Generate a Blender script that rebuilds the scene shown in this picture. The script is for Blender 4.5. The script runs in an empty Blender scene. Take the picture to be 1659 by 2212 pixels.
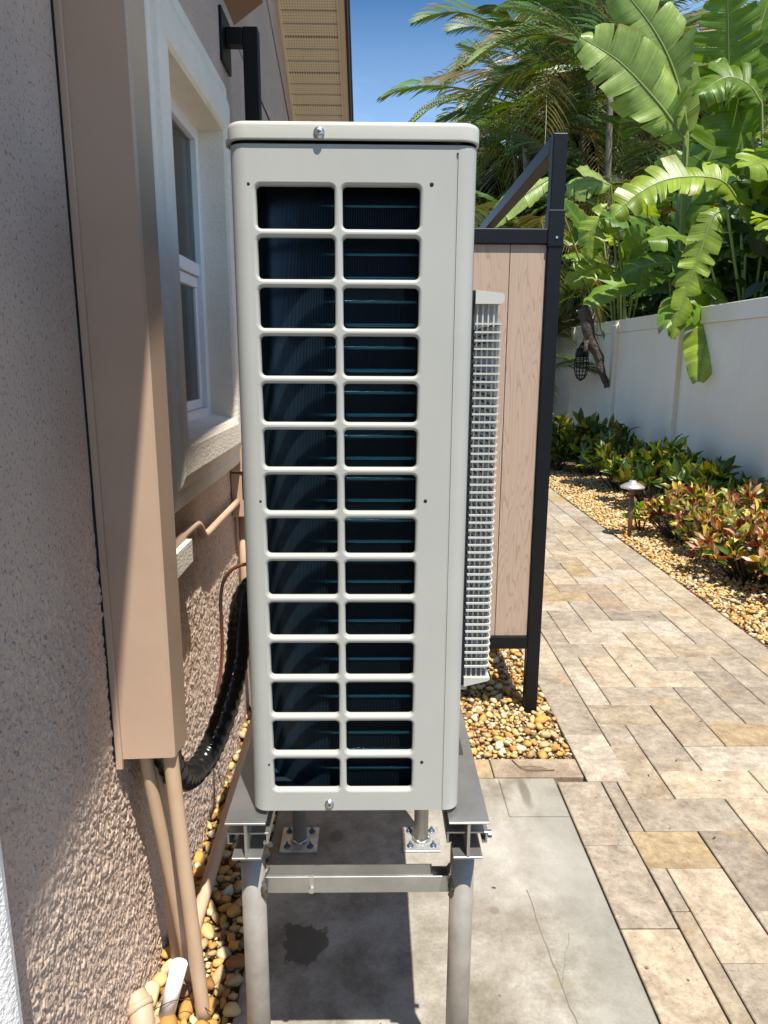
import bpy, bmesh, math, random
import numpy as np
from mathutils import Vector, Matrix
random.seed(7); rng = np.random.default_rng(7)
scn = bpy.context.scene
COL = scn.collection

# ------------------------------------------------------------------ camera, sky, sun, exposure
pitch, yaw, roll = .213, .015, .005
fw = Vector((math.sin(yaw)*math.cos(pitch), math.cos(yaw)*math.cos(pitch), -math.sin(pitch)))
rt = fw.cross(Vector((0, 0, 1))).normalized(); up = rt.cross(fw)
r2 = rt*math.cos(roll)+up*math.sin(roll); u2 = -rt*math.sin(roll)+up*math.cos(roll)
cam_d = bpy.data.cameras.new('camera'); cam = bpy.data.objects.new('camera', cam_d); COL.objects.link(cam)
m = Matrix((r2, u2, -fw)).transposed().to_4x4(); m.translation = (0, 0, 1.33); cam.matrix_world = m
cam_d.sensor_fit = 'VERTICAL'; cam_d.sensor_height = 24; cam_d.lens = 24*1533/2212
cam_d.clip_start = .02; cam_d.clip_end = 2000
scn.camera = cam
TOSUN = Vector((.165, -.39, 1)).normalized()
w = bpy.data.worlds.new('World'); scn.world = w; w.use_nodes = True
nt = w.node_tree; nt.nodes.clear()
sky = nt.nodes.new('ShaderNodeTexSky'); sky.sky_type = 'NISHITA'; sky.sun_disc = False
sky.sun_elevation = math.asin(TOSUN.z); sky.sun_rotation = math.atan2(TOSUN.x, TOSUN.y)
sky.air_density = 1.0; sky.dust_density = .4; sky.ozone_density = 2.5
geo = nt.nodes.new('ShaderNodeTexCoord')
mp = nt.nodes.new('ShaderNodeMapping'); mp.inputs['Scale'].default_value = (2.2, 2.2, 6)
nz = nt.nodes.new('ShaderNodeTexNoise'); nz.inputs['Scale'].default_value = 1.3; nz.inputs['Detail'].default_value = 7; nz.inputs['Roughness'].default_value = .6
rmp = nt.nodes.new('ShaderNodeValToRGB'); rmp.color_ramp.elements[0].position = .42; rmp.color_ramp.elements[1].position = .74
mx = nt.nodes.new('ShaderNodeMixRGB'); mx.inputs[2].default_value = (4.8, 7.2, 11.0, 1)
bg = nt.nodes.new('ShaderNodeBackground'); bg.inputs[1].default_value = .08
wo = nt.nodes.new('ShaderNodeOutputWorld')
L = nt.links.new
L(geo.outputs['Generated'], mp.inputs[0]); L(mp.outputs[0], nz.inputs[0]); L(nz.outputs[0], rmp.inputs[0])
hsv = nt.nodes.new('ShaderNodeHueSaturation'); hsv.inputs['Saturation'].default_value = 1.28
L(sky.outputs[0], hsv.inputs['Color']); sep = nt.nodes.new('ShaderNodeSeparateXYZ'); L(geo.outputs['Generated'], sep.inputs[0])
mr = nt.nodes.new('ShaderNodeMapRange'); mr.inputs['From Min'].default_value = .16; mr.inputs['From Max'].default_value = .41; mr.inputs['To Min'].default_value = .8; mr.inputs['To Max'].default_value = 0
L(sep.outputs['Z'], mr.inputs['Value'])
ml = nt.nodes.new('ShaderNodeMath'); ml.operation = 'MULTIPLY_ADD'; ml.inputs[1].default_value = .55; ml.use_clamp = True
L(rmp.outputs[0], ml.inputs[0]); L(mr.outputs[0], ml.inputs[2]); L(ml.outputs[0], mx.inputs[0]); L(hsv.outputs[0], mx.inputs[1]); L(mx.outputs[0], bg.inputs[0]); L(bg.outputs[0], wo.inputs[0])
sd = bpy.data.lights.new('sun', 'SUN'); sd.energy = 5.0; sd.angle = math.radians(.53); sd.color = (1, .95, .87)
so = bpy.data.objects.new('sun', sd); COL.objects.link(so); so.rotation_euler = TOSUN.to_track_quat('Z', 'Y').to_euler()
so.location = TOSUN*20
vs = scn.view_settings; vs.view_transform = 'Standard'; vs.look = 'None'; vs.gamma = 1; vs.use_curve_mapping = False
vs.exposure = .72

# ------------------------------------------------------------------ helpers
def thing(name, label, cat, loc=(0, 0, 0), group=None):
    o = bpy.data.objects.new(name, None); COL.objects.link(o); o.location = loc; o.empty_display_size = .05
    o['label'] = label; o['category'] = cat
    if group: o['group'] = group
    return o
def tag(o, label, cat, group=None):
    o['label'] = label; o['category'] = cat
    if group: o['group'] = group
    return o
def structure(o, kind='structure'):
    o['kind'] = kind; return o
def wloc(o):
    v = Vector((0, 0, 0))
    while o is not None:
        v = v+o.location; o = o.parent
    return v
def link(name, me, mat, parent=None, loc=(0, 0, 0)):
    o = bpy.data.objects.new(name, me); COL.objects.link(o)
    if mat and not me.materials: me.materials.append(mat)
    o.location = loc
    if parent is not None: o.parent = parent
    return o
def mesh_np(name, V, F, smooth=False, col=None, uv=None):
    """V (n,3) floats, F list of (k, m) int arrays (m = 3 or 4)"""
    me = bpy.data.meshes.new(name)
    V = np.asarray(V, np.float32)
    if not isinstance(F, list): F = [F]
    F = [np.asarray(f, np.int32) for f in F if len(f)]
    me.vertices.add(len(V)); me.vertices.foreach_set('co', V.ravel())
    lv = np.concatenate([f.ravel() for f in F]); tot = np.concatenate([np.full(len(f), f.shape[1], np.int32) for f in F])
    me.loops.add(len(lv)); me.loops.foreach_set('vertex_index', lv)
    me.polygons.add(len(tot)); st = np.concatenate([[0], np.cumsum(tot)[:-1]]).astype(np.int32)
    me.polygons.foreach_set('loop_start', st); me.polygons.foreach_set('loop_total', tot)
    if smooth: me.polygons.foreach_set('use_smooth', np.ones(len(tot), bool))
    if col is not None:
        a = me.color_attributes.new('Col', 'FLOAT_COLOR', 'POINT'); c = np.ones((len(V), 4), np.float32); c[:, :3] = col
        a.data.foreach_set('color', c.ravel())
    if uv is not None:
        u = me.uv_layers.new(name='UVMap'); u.data.foreach_set('uv', np.asarray(uv, np.float32)[lv].ravel())
    me.update(calc_edges=True)
    return me
class MB:
    """collects shapes in world coordinates"""
    def __init__(s): s.v = []; s.f = []; s.sm = []
    def add(s, vs, fs, smooth=False):
        n = len(s.v); s.v += [tuple(p) for p in vs]
        for f in fs: s.f.append(tuple(i+n for i in f)); s.sm.append(smooth)
        return s
    def box(s, x0, x1, y0, y1, z0, z1, bevel=0, seg=1, rot=None):
        if bevel:
            bm = bmesh.new(); bmesh.ops.create_cube(bm, size=1)
            for v in bm.verts: v.co = Vector(((x0+x1)/2+v.co.x*(x1-x0), (y0+y1)/2+v.co.y*(y1-y0), (z0+z1)/2+v.co.z*(z1-z0)))
            bmesh.ops.bevel(bm, geom=bm.edges[:], offset=bevel, segments=seg, affect='EDGES', profile=.5)
            bm.verts.index_update(); vs = [v.co.copy() for v in bm.verts]; fs = [[v.index for v in f.verts] for f in bm.faces]; bm.free()
        else:
            vs = [Vector(p) for p in ((x0, y0, z0), (x1, y0, z0), (x1, y1, z0), (x0, y1, z0), (x0, y0, z1), (x1, y0, z1), (x1, y1, z1), (x0, y1, z1))]
            fs = [(0, 3, 2, 1), (4, 5, 6, 7), (0, 1, 5, 4), (1, 2, 6, 5), (2, 3, 7, 6), (3, 0, 4, 7)]
        if rot: vs = [rot @ v for v in vs]
        return s.add(vs, fs)
    def tube(s, pts, r, n=12, caps=True, smooth=True):
        pts = [Vector(p) for p in pts]; rr = r if isinstance(r, (list, tuple)) else [r]*len(pts)
        vs = []; fs = []
        t = (pts[1]-pts[0]).normalized(); a = t.orthogonal().normalized()
        for i, p in enumerate(pts):
            t = (pts[min(i+1, len(pts)-1)]-pts[max(i-1, 0)]).normalized()
            a = (a-t*a.dot(t)).normalized(); b = t.cross(a)
            for k in range(n):
                an = 2*math.pi*k/n; vs.append(p+(a*math.cos(an)+b*math.sin(an))*rr[i])
        for i in range(len(pts)-1):
            for k in range(n):
                fs.append((i*n+k, i*n+(k+1) % n, (i+1)*n+(k+1) % n, (i+1)*n+k))
        s.add(vs, fs, smooth)
        if caps:
            m0 = len(s.v)-len(vs)
            s.f.append(tuple(m0+k for k in range(n))[::-1]); s.sm.append(False)
            s.f.append(tuple(m0+(len(pts)-1)*n+k for k in range(n))); s.sm.append(False)
        return s
    def lathe(s, prof, n=20, origin=(0, 0, 0), axis='Z', smooth=True):
        o = Vector(origin); vs = []; fs = []
        for r, h in prof:
            for k in range(n):
                a = 2*math.pi*k/n; c, d = r*math.cos(a), r*math.sin(a)
                vs.append(o+(Vector((c, d, h)) if axis == 'Z' else Vector((c, h, d)) if axis == 'Y' else Vector((h, c, d))))
        for i in range(len(prof)-1):
            for k in range(n): fs.append((i*n+k, i*n+(k+1) % n, (i+1)*n+(k+1) % n, (i+1)*n+k))
        s.add(vs, fs, smooth)
        m0 = len(s.v)-len(vs)
        s.f.append(tuple(m0+k for k in range(n))); s.sm.append(False)
        s.f.append(tuple(m0+(len(prof)-1)*n+k for k in range(n))); s.sm.append(False)
        return s
    def prism(s, poly, axis, a0, a1):
        """poly: 2-D outline in the other two axes, extruded along axis"""
        n = len(poly)
        def mk(p, a): return {'X': (a, p[0], p[1]), 'Y': (p[0], a, p[1]), 'Z': (p[0], p[1], a)}[axis]
        vs = [mk(p, a0) for p in poly]+[mk(p, a1) for p in poly]
        fs = [tuple(range(n))[::-1], tuple(range(n, 2*n))]+[(i, (i+1) % n, n+(i+1) % n, n+i) for i in range(n)]
        return s.add(vs, fs)
    def build(s, name, mat, parent=None, fix=True):
        off = wloc(parent) if parent is not None else Vector((0, 0, 0))
        me = bpy.data.meshes.new(name)
        me.from_pydata([(p[0]-off.x, p[1]-off.y, p[2]-off.z) for p in s.v], [], s.f)
        me.polygons.foreach_set('use_smooth', s.sm)
        if fix:
            bm = bmesh.new(); bm.from_mesh(me); bmesh.ops.recalc_face_normals(bm, faces=bm.faces[:]); bm.to_mesh(me); bm.free()
        me.update()
        return link(name, me, mat, parent)
def spline(pts, n=8):
    """Catmull-Rom through pts"""
    P = [Vector(p) for p in pts]; P = [P[0]*2-P[1]]+P+[P[-1]*2-P[-2]]; out = []
    for i in range(1, len(P)-2):
        for k in range(n):
            t = k/n; a, b, c, d = P[i-1:i+3]
            out.append(.5*((2*b)+(c-a)*t+(2*a-5*b+4*c-d)*t*t+(-a+3*b-3*c+d)*t**3))
    return out+[P[-2]]

# ------------------------------------------------------------------ materials
def N(nt, t, **k):
    n = nt.nodes.new(t)
    for a, b in k.items():
        if a in n.inputs: n.inputs[a].default_value = b
        else: setattr(n, a, b)
    return n
def mat(name, col, rough=.6, metal=0, spec=.5, var=0, vscale=6, vdetail=5, bump=0, bscale=200, bdetail=3, bdist=.001, col2=None, lo=.35, hi=.65, coat=0):
    m = bpy.data.materials.new(name); m.use_nodes = True; nt = m.node_tree; b = nt.nodes['Principled BSDF']; l = nt.links.new
    b.inputs['Base Color'].default_value = (*col, 1); b.inputs['Roughness'].default_value = rough; b.inputs['Metallic'].default_value = metal
    b.inputs['Specular IOR Level'].default_value = spec
    if coat: b.inputs['Coat Weight'].default_value = coat
    tc = N(nt, 'ShaderNodeTexCoord')
    if var or col2:
        n = N(nt, 'ShaderNodeTexNoise', Scale=vscale, Detail=vdetail, Roughness=.62); l(tc.outputs['Object'], n.inputs['Vector'])
        r = N(nt, 'ShaderNodeValToRGB'); r.color_ramp.elements[0].position = lo; r.color_ramp.elements[1].position = hi
        c2 = col2 if col2 else tuple(c*(1-var) for c in col)
        r.color_ramp.elements[0].color = (*c2, 1); r.color_ramp.elements[1].color = (*col, 1)
        l(n.outputs[0], r.inputs[0]); l(r.outputs[0], b.inputs['Base Color'])
    if bump:
        n = N(nt, 'ShaderNodeTexNoise', Scale=bscale, Detail=bdetail, Roughness=.6); l(tc.outputs['Object'], n.inputs['Vector'])
        bp = N(nt, 'ShaderNodeBump', Strength=bump, Distance=bdist); l(n.outputs[0], bp.inputs['Height']); l(bp.outputs[0], b.inputs['Normal'])
    return m
M = {}
M['unit'] = mat('unit_paint', (.42, .418, .375), .42, bump=.12, bscale=900, bdist=.0004, var=.07, vscale=5)
M['lid'] = mat('lid_paint', (.47, .465, .41), .40, bump=.12, bscale=900, bdist=.0004)
M['guard'] = mat('guard_plastic', (.46, .455, .41), .45)
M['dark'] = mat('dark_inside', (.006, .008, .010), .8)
M['fin'] = mat('coil_fin', (.020, .040, .060), .26, metal=.5, spec=.5)
M['tube'] = mat('coil_tube', (.035, .14, .17), .16, metal=1)
M['steel'] = mat('zinc_screw', (.62, .62, .60), .3, metal=1)
M['alu'] = mat('mill_aluminium', (.52, .52, .505), .36, metal=.85, var=.25, vscale=9, bump=.15, bscale=60, bdist=.0006)
M['aludull'] = mat('aluminium_pipe', (.38, .345, .295), .5, metal=.35, var=.3, vscale=14, bump=.15, bscale=80, bdist=.0005)
M['plate'] = mat('base_plate_metal', (.55, .545, .53), .5, metal=.6, var=.35, vscale=30)
M['anchor'] = mat('anchor_bolt_metal', (.12, .16, .2), .45, metal=.7)
M['weld'] = mat('weld_bead', (.20, .17, .14), .5, metal=.6, var=.7, vscale=90, bump=.8, bscale=220, bdist=.002)
M['black'] = mat('black_powder_coat', (.0045, .005, .006), .42, spec=.3, var=.3, vscale=30)
M['tan'] = mat('tan_metal_paint', (.53, .375, .27), .34, bump=.35, bscale=170, bdist=.0007, var=.12, vscale=3.5)
M['tanpipe'] = mat('tan_pipe_paint', (.53, .375, .25), .48, var=.12, vscale=12, bump=.1, bscale=90)
M['pvc'] = mat('white_pvc', (.78, .78, .76), .3)
M['wrap'] = mat('black_vinyl_wrap', (.012, .012, .012), .2, bump=.35, bscale=60, bdetail=3, bdist=.004)
M['copper'] = mat('copper', (.45, .17, .09), .38, metal=.85, col2=(.20, .13, .12), vscale=14, lo=.4, hi=.6)
M['cable'] = mat('black_cable', (.012, .012, .012), .5)
M['trim'] = mat('trim_stucco', (.85, .775, .645), .85, bump=.8, bscale=130, bdetail=4, bdist=.004, var=.08, vscale=10)
M['whitetrim'] = mat('white_stucco', (.80, .79, .76), .8, bump=1, bscale=150, bdetail=3, bdist=.006)
M['vinylwin'] = mat('white_window_vinyl', (.78, .78, .77), .35)
M['curtain'] = mat('curtain', (.42, .43, .36), .9)
M['soil'] = mat('soil', (.20, .135, .07), .95, var=.5, vscale=30, bump=.5, bscale=60, bdist=.01)
M['joint'] = mat('joint_sand', (.13, .11, .085), .95, var=.4, vscale=60)
M['soffit'] = mat('soffit_cream', (.84, .73, .53), .55)
M['fascia'] = mat('fascia_cream', (.70, .58, .41), .5)
M['gutter'] = mat('drip_edge_bronze', (.03, .025, .02), .5)
M['roof'] = mat('roof_shingle', (.12, .10, .09), .9, var=.4, vscale=30)
M['brownfix'] = mat('brown_fixture', (.22, .12, .07), .5)
M['fence'] = mat('fence_vinyl', (.84, .76, .62), .42, var=.05, vscale=3)
M['bark'] = mat('bark', (.13, .10, .075), .9, var=.6, vscale=20, bump=1, bscale=40, bdist=.02)
M['palmtrunk'] = mat('palm_trunk', (.25, .22, .15), .8, var=.5, vscale=12)
M['lampmetal'] = mat('lamp_copper', (.22, .11, .08), .5, metal=.5, var=.3, vscale=25)
M['lampshade'] = mat('lamp_shade_metal', (.60, .53, .50), .38, metal=.6, var=.2, vscale=25)
M['crack'] = mat('crack_line', (.17, .155, .12), .95)
M['foot'] = mat('foot_white', (.72, .72, .70), .5)
M['twig'] = mat('dry_twig', (.12, .08, .045), .9)
M['grass'] = mat('yard_ground', (.10, .09, .05), .95, var=.5, vscale=4)

def stucco_mat(name, col, strength):
    m = bpy.data.materials.new(name); m.use_nodes = True; nt = m.node_tree; b = nt.nodes['Principled BSDF']; l = nt.links.new
    b.inputs['Roughness'].default_value = .92; b.inputs['Specular IOR Level'].default_value = .2
    tc = N(nt, 'ShaderNodeTexCoord')
    n = N(nt, 'ShaderNodeTexNoise', Scale=3.5, Detail=6, Roughness=.65); l(tc.outputs['Object'], n.inputs['Vector'])
    r = N(nt, 'ShaderNodeValToRGB'); r.color_ramp.elements[0].position = .3; r.color_ramp.elements[1].position = .7
    r.color_ramp.elements[0].color = (col[0]*.80, col[1]*.80, col[2]*.81, 1); r.color_ramp.elements[1].color = (*col, 1)
    l(n.outputs[0], r.inputs[0])
    # darker tone in the small pits of the render coat
    v = N(nt, 'ShaderNodeTexNoise', Scale=150, Detail=4, Roughness=.7); l(tc.outputs['Object'], v.inputs['Vector'])
    r3 = N(nt, 'ShaderNodeValToRGB'); r3.color_ramp.elements[0].position = .36; r3.color_ramp.elements[1].position = .44
    r3.color_ramp.elements[0].color = (.30, .24, .21, 1); r3.color_ramp.elements[1].color = (1, 1, 1, 1)
    l(v.outputs[0], r3.inputs[0])
    mxx = N(nt, 'ShaderNodeMixRGB', blend_type='MULTIPLY'); mxx.inputs[0].default_value = .75
    l(r.outputs[0], mxx.inputs[1]); l(r3.outputs[0], mxx.inputs[2]); l(mxx.outputs[0], b.inputs['Base Color'])
    n2 = N(nt, 'ShaderNodeTexNoise', Scale=170, Detail=6, Roughness=.66); l(tc.outputs['Object'], n2.inputs['Vector'])
    bp = N(nt, 'ShaderNodeBump', Strength=strength, Distance=.006); l(n2.outputs[0], bp.inputs['Height']); l(bp.outputs[0], b.inputs['Normal'])
    return m
M['stucco'] = stucco_mat('wall_stucco', (.70, .535, .42), .8)

def concrete_mat():
    m = bpy.data.materials.new('concrete'); m.use_nodes = True; nt = m.node_tree; b = nt.nodes['Principled BSDF']; l = nt.links.new
    b.inputs['Roughness'].default_value = .85; b.inputs['Specular IOR Level'].default_value = .25
    tc = N(nt, 'ShaderNodeTexCoord'); obj = tc.outputs['Object']
    n = N(nt, 'ShaderNodeTexNoise', Scale=6.5, Detail=10, Roughness=.72); l(obj, n.inputs['Vector'])
    r = N(nt, 'ShaderNodeValToRGB'); cr = r.color_ramp
    cr.elements[0].position = .36; cr.elements[0].color = (.205, .18, .142, 1); cr.elements[1].position = .58; cr.elements[1].color = (.37, .345, .30, 1)
    l(n.outputs[0], r.inputs[0])
    n2 = N(nt, 'ShaderNodeTexNoise', Scale=120, Detail=4, Roughness=.7); l(obj, n2.inputs['Vector'])
    r2_ = N(nt, 'ShaderNodeValToRGB'); r2_.color_ramp.elements[0].position = .3; r2_.color_ramp.elements[1].position = .6
    r2_.color_ramp.elements[0].color = (.82, .81, .79, 1); l(n2.outputs[0], r2_.inputs[0])
    mu = N(nt, 'ShaderNodeMixRGB', blend_type='MULTIPLY'); mu.inputs[0].default_value = 1
    l(r.outputs[0], mu.inputs[1]); l(r2_.outputs[0], mu.inputs[2]); cur = mu.outputs[0]
    nb = N(nt, 'ShaderNodeTexNoise', Scale=2.6, Detail=7, Roughness=.7, Distortion=.6); l(obj, nb.inputs['Vector'])
    rb_ = N(nt, 'ShaderNodeValToRGB'); rb_.color_ramp.elements[0].position = .36; rb_.color_ramp.elements[1].position = .60
    rb_.color_ramp.elements[0].color = (.70, .665, .60, 1); rb_.color_ramp.elements[1].color = (1.1, 1.1, 1.09, 1); l(nb.outputs[0], rb_.inputs[0])
    mb_ = N(nt, 'ShaderNodeMixRGB', blend_type='MULTIPLY'); mb_.inputs[0].default_value = 1; l(cur, mb_.inputs[1]); l(rb_.outputs[0], mb_.inputs[2]); cur = mb_.outputs[0]
    ng = N(nt, 'ShaderNodeTexNoise', Scale=75, Detail=2, Roughness=.5); l(obj, ng.inputs['Vector'])
    rg = N(nt, 'ShaderNodeValToRGB'); rg.color_ramp.elements[0].position = .25; rg.color_ramp.elements[1].position = .30
    rg.color_ramp.elements[0].color = (.45, .40, .34, 1); l(ng.outputs[0], rg.inputs[0])
    mg = N(nt, 'ShaderNodeMixRGB', blend_type='MULTIPLY'); mg.inputs[0].default_value = .8; l(cur, mg.inputs[1]); l(rg.outputs[0], mg.inputs[2]); cur = mg.outputs[0]
    nd = N(nt, 'ShaderNodeTexNoise', Scale=16, Detail=4, Roughness=.6); l(obj, nd.inputs['Vector'])
    def spot(cx, cy, sx, sy, col, amt, edge=.08, wob=.9):
        nonlocal cur
        mp = N(nt, 'ShaderNodeMapping'); mp.vector_type = 'POINT'
        mp.inputs['Location'].default_value = (-cx/sx, -cy/sy, 0); mp.inputs['Scale'].default_value = (1/sx, 1/sy, 0)
        l(obj, mp.inputs[0]); ln = N(nt, 'ShaderNodeVectorMath', operation='LENGTH'); l(mp.outputs[0], ln.inputs[0])
        ad = N(nt, 'ShaderNodeMath', operation='MULTIPLY_ADD'); l(nd.outputs[0], ad.inputs[0]); ad.inputs[1].default_value = wob; l(ln.outputs['Value'], ad.inputs[2])
        mr = N(nt, 'ShaderNodeMapRange'); mr.inputs['From Min'].default_value = 1+wob*.5-edge; mr.inputs['From Max'].default_value = 1+wob*.5+edge
        mr.inputs['To Min'].default_value = amt; mr.inputs['To Max'].default_value = 0; l(ad.outputs[0], mr.inputs['Value'])
        x = N(nt, 'ShaderNodeMixRGB'); x.inputs[2].default_value = (*col, 1); l(mr.outputs[0], x.inputs[0]); l(cur, x.inputs[1]); cur = x.outputs[0]
    spot(-.163, 1.405, .050, .062, (.10, .088, .068), .85, .05, 2.6)     # oily stain
    spot(-.105, 1.78, .02, .025, (.13, .11, .08), .7)
    spot(-.115, 1.99, .015, .02, (.13, .11, .08), .6)
    spot(-.23, 1.78, .09, .13, (.13, .11, .085), .55, .5, .9)            # dirt round the shaded plate
    spot(-.03, 1.95, .07, .1, (.2, .18, .14), .4, .5, .9)
    spot(.56, 1.40, .10, .9, (.20, .195, .165), .6, .6, .9)            # damp strip at the paver edge
    spot(.475, 1.98, .016, .07, (.10, .085, .06), .75, .3, 1.1)          # dirt in the corner
    spot(.30, 1.50, .012, .012, (.14, .10, .08), .7, .2, .8)
    spot(.41, 1.285, .028, .012, (.24, .215, .155), .8, .3, 1)
    spot(.40, 1.72, .25, .2, (.42, .40, .365), .35, .6, .9)
    l(cur, b.inputs['Base Color'])
    bp = N(nt, 'ShaderNodeBump', Strength=.35, Distance=.002); l(n2.outputs[0], bp.inputs['Height']); l(bp.outputs[0], b.inputs['Normal'])
    return m
M['concrete'] = concrete_mat()

def paver_mat():
    m = bpy.data.materials.new('travertine'); m.use_nodes = True; nt = m.node_tree; b = nt.nodes['Principled BSDF']; l = nt.links.new
    b.inputs['Roughness'].default_value = .72; b.inputs['Specular IOR Level'].default_value = .3
    tc = N(nt, 'ShaderNodeTexCoord'); oi = N(nt, 'ShaderNodeObjectInfo')
    r = N(nt, 'ShaderNodeValToRGB'); cr = r.color_ramp; cr.interpolation = 'CONSTANT'
    pal = [(.0, (.42, .355, .27)), (.14, (.345, .30, .245)), (.28, (.33, .288, .235)), (.42, (.44, .375, .29)), (.55, (.345, .29, .22)), (.67, (.29, .25, .205)), (.77, (.36, .28, .175)), (.82, (.425, .38, .32)), (.90, (.33, .265, .205)), (.93, (.37, .325, .265))]
    cr.elements[0].position = 0; cr.elements[0].color = (*pal[0][1], 1)
    cr.elements[1].position = pal[1][0]; cr.elements[1].color = (*pal[1][1], 1)
    for p, c in pal[2:]:
        e = cr.elements.new(p); e.color = (*c, 1)
    l(oi.outputs['Random'], r.inputs[0])
    ad = N(nt, 'ShaderNodeVectorMath', operation='ADD'); sc = N(nt, 'ShaderNodeVectorMath', operation='SCALE'); sc.inputs['Scale'].default_value = 37
    cx = N(nt, 'ShaderNodeCombineXYZ'); l(oi.outputs['Random'], cx.inputs[0]); l(oi.outputs['Random'], cx.inputs[1]); l(cx.outputs[0], sc.inputs[0])
    l(tc.outputs['Object'], ad.inputs[0]); l(sc.outputs[0], ad.inputs[1]); vec = ad.outputs[0]
    n = N(nt, 'ShaderNodeTexNoise', Scale=11, Detail=10, Roughness=.74, Distortion=.35); l(vec, n.inputs['Vector'])
    ra = N(nt, 'ShaderNodeValToRGB'); ra.color_ramp.elements[0].position = .32; ra.color_ramp.elements[1].position = .66
    ra.color_ramp.elements[0].color = (.58, .54, .50, 1); ra.color_ramp.elements[1].color = (1.18, 1.17, 1.14, 1); l(n.outputs[0], ra.inputs[0])
    mu = N(nt, 'ShaderNodeMixRGB', blend_type='MULTIPLY'); mu.inputs[0].default_value = 1; l(r.outputs[0], mu.inputs[1]); l(ra.outputs[0], mu.inputs[2])
    n3 = N(nt, 'ShaderNodeTexNoise', Scale=5, Detail=5, Roughness=.6); l(vec, n3.inputs['Vector'])
    rb = N(nt, 'ShaderNodeValToRGB'); rb.color_ramp.elements[0].position = .58; rb.color_ramp.elements[1].position = .74
    rb.color_ramp.elements[0].color = (0, 0, 0, 1); rb.color_ramp.elements[1].color = (.75, .75, .75, 1); l(n3.outputs[0], rb.inputs[0])
    m2 = N(nt, 'ShaderNodeMixRGB'); m2.inputs[2].default_value = (.39, .265, .135, 1); l(rb.outputs[0], m2.inputs[0]); l(mu.outputs[0], m2.inputs[1])
    # pits
    n2 = N(nt, 'ShaderNodeTexNoise', Scale=85, Detail=5, Roughness=.75); l(vec, n2.inputs['Vector'])
    rc = N(nt, 'ShaderNodeValToRGB'); rc.color_ramp.elements[0].position = .34; rc.color_ramp.elements[1].position = .43
    rc.color_ramp.elements[0].color = (.45, .42, .38, 1); l(n2.outputs[0], rc.inputs[0])
    nf_ = N(nt, 'ShaderNodeTexNoise', Scale=38, Detail=8, Roughness=.8); l(vec, nf_.inputs['Vector'])
    rf_ = N(nt, 'ShaderNodeValToRGB'); rf_.color_ramp.elements[0].position = .38; rf_.color_ramp.elements[1].position = .62
    rf_.color_ramp.elements[0].color = (.66, .62, .57, 1); rf_.color_ramp.elements[1].color = (1.2, 1.18, 1.14, 1); l(nf_.outputs[0], rf_.inputs[0])
    mf_ = N(nt, 'ShaderNodeMixRGB', blend_type='MULTIPLY'); mf_.inputs[0].default_value = .65; l(m2.outputs[0], mf_.inputs[1]); l(rf_.outputs[0], mf_.inputs[2])
    m3 = N(nt, 'ShaderNodeMixRGB', blend_type='MULTIPLY'); m3.inputs[0].default_value = .8; l(mf_.outputs[0], m3.inputs[1]); l(rc.outputs[0], m3.inputs[2])
    l(m3.outputs[0], b.inputs['Base Color'])
    bp = N(nt, 'ShaderNodeBump', Strength=.5, Distance=.003); l(n2.outputs[0], bp.inputs['Height']); l(bp.outputs[0], b.inputs['Normal'])
    return m
M['paver'] = paver_mat()

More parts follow.
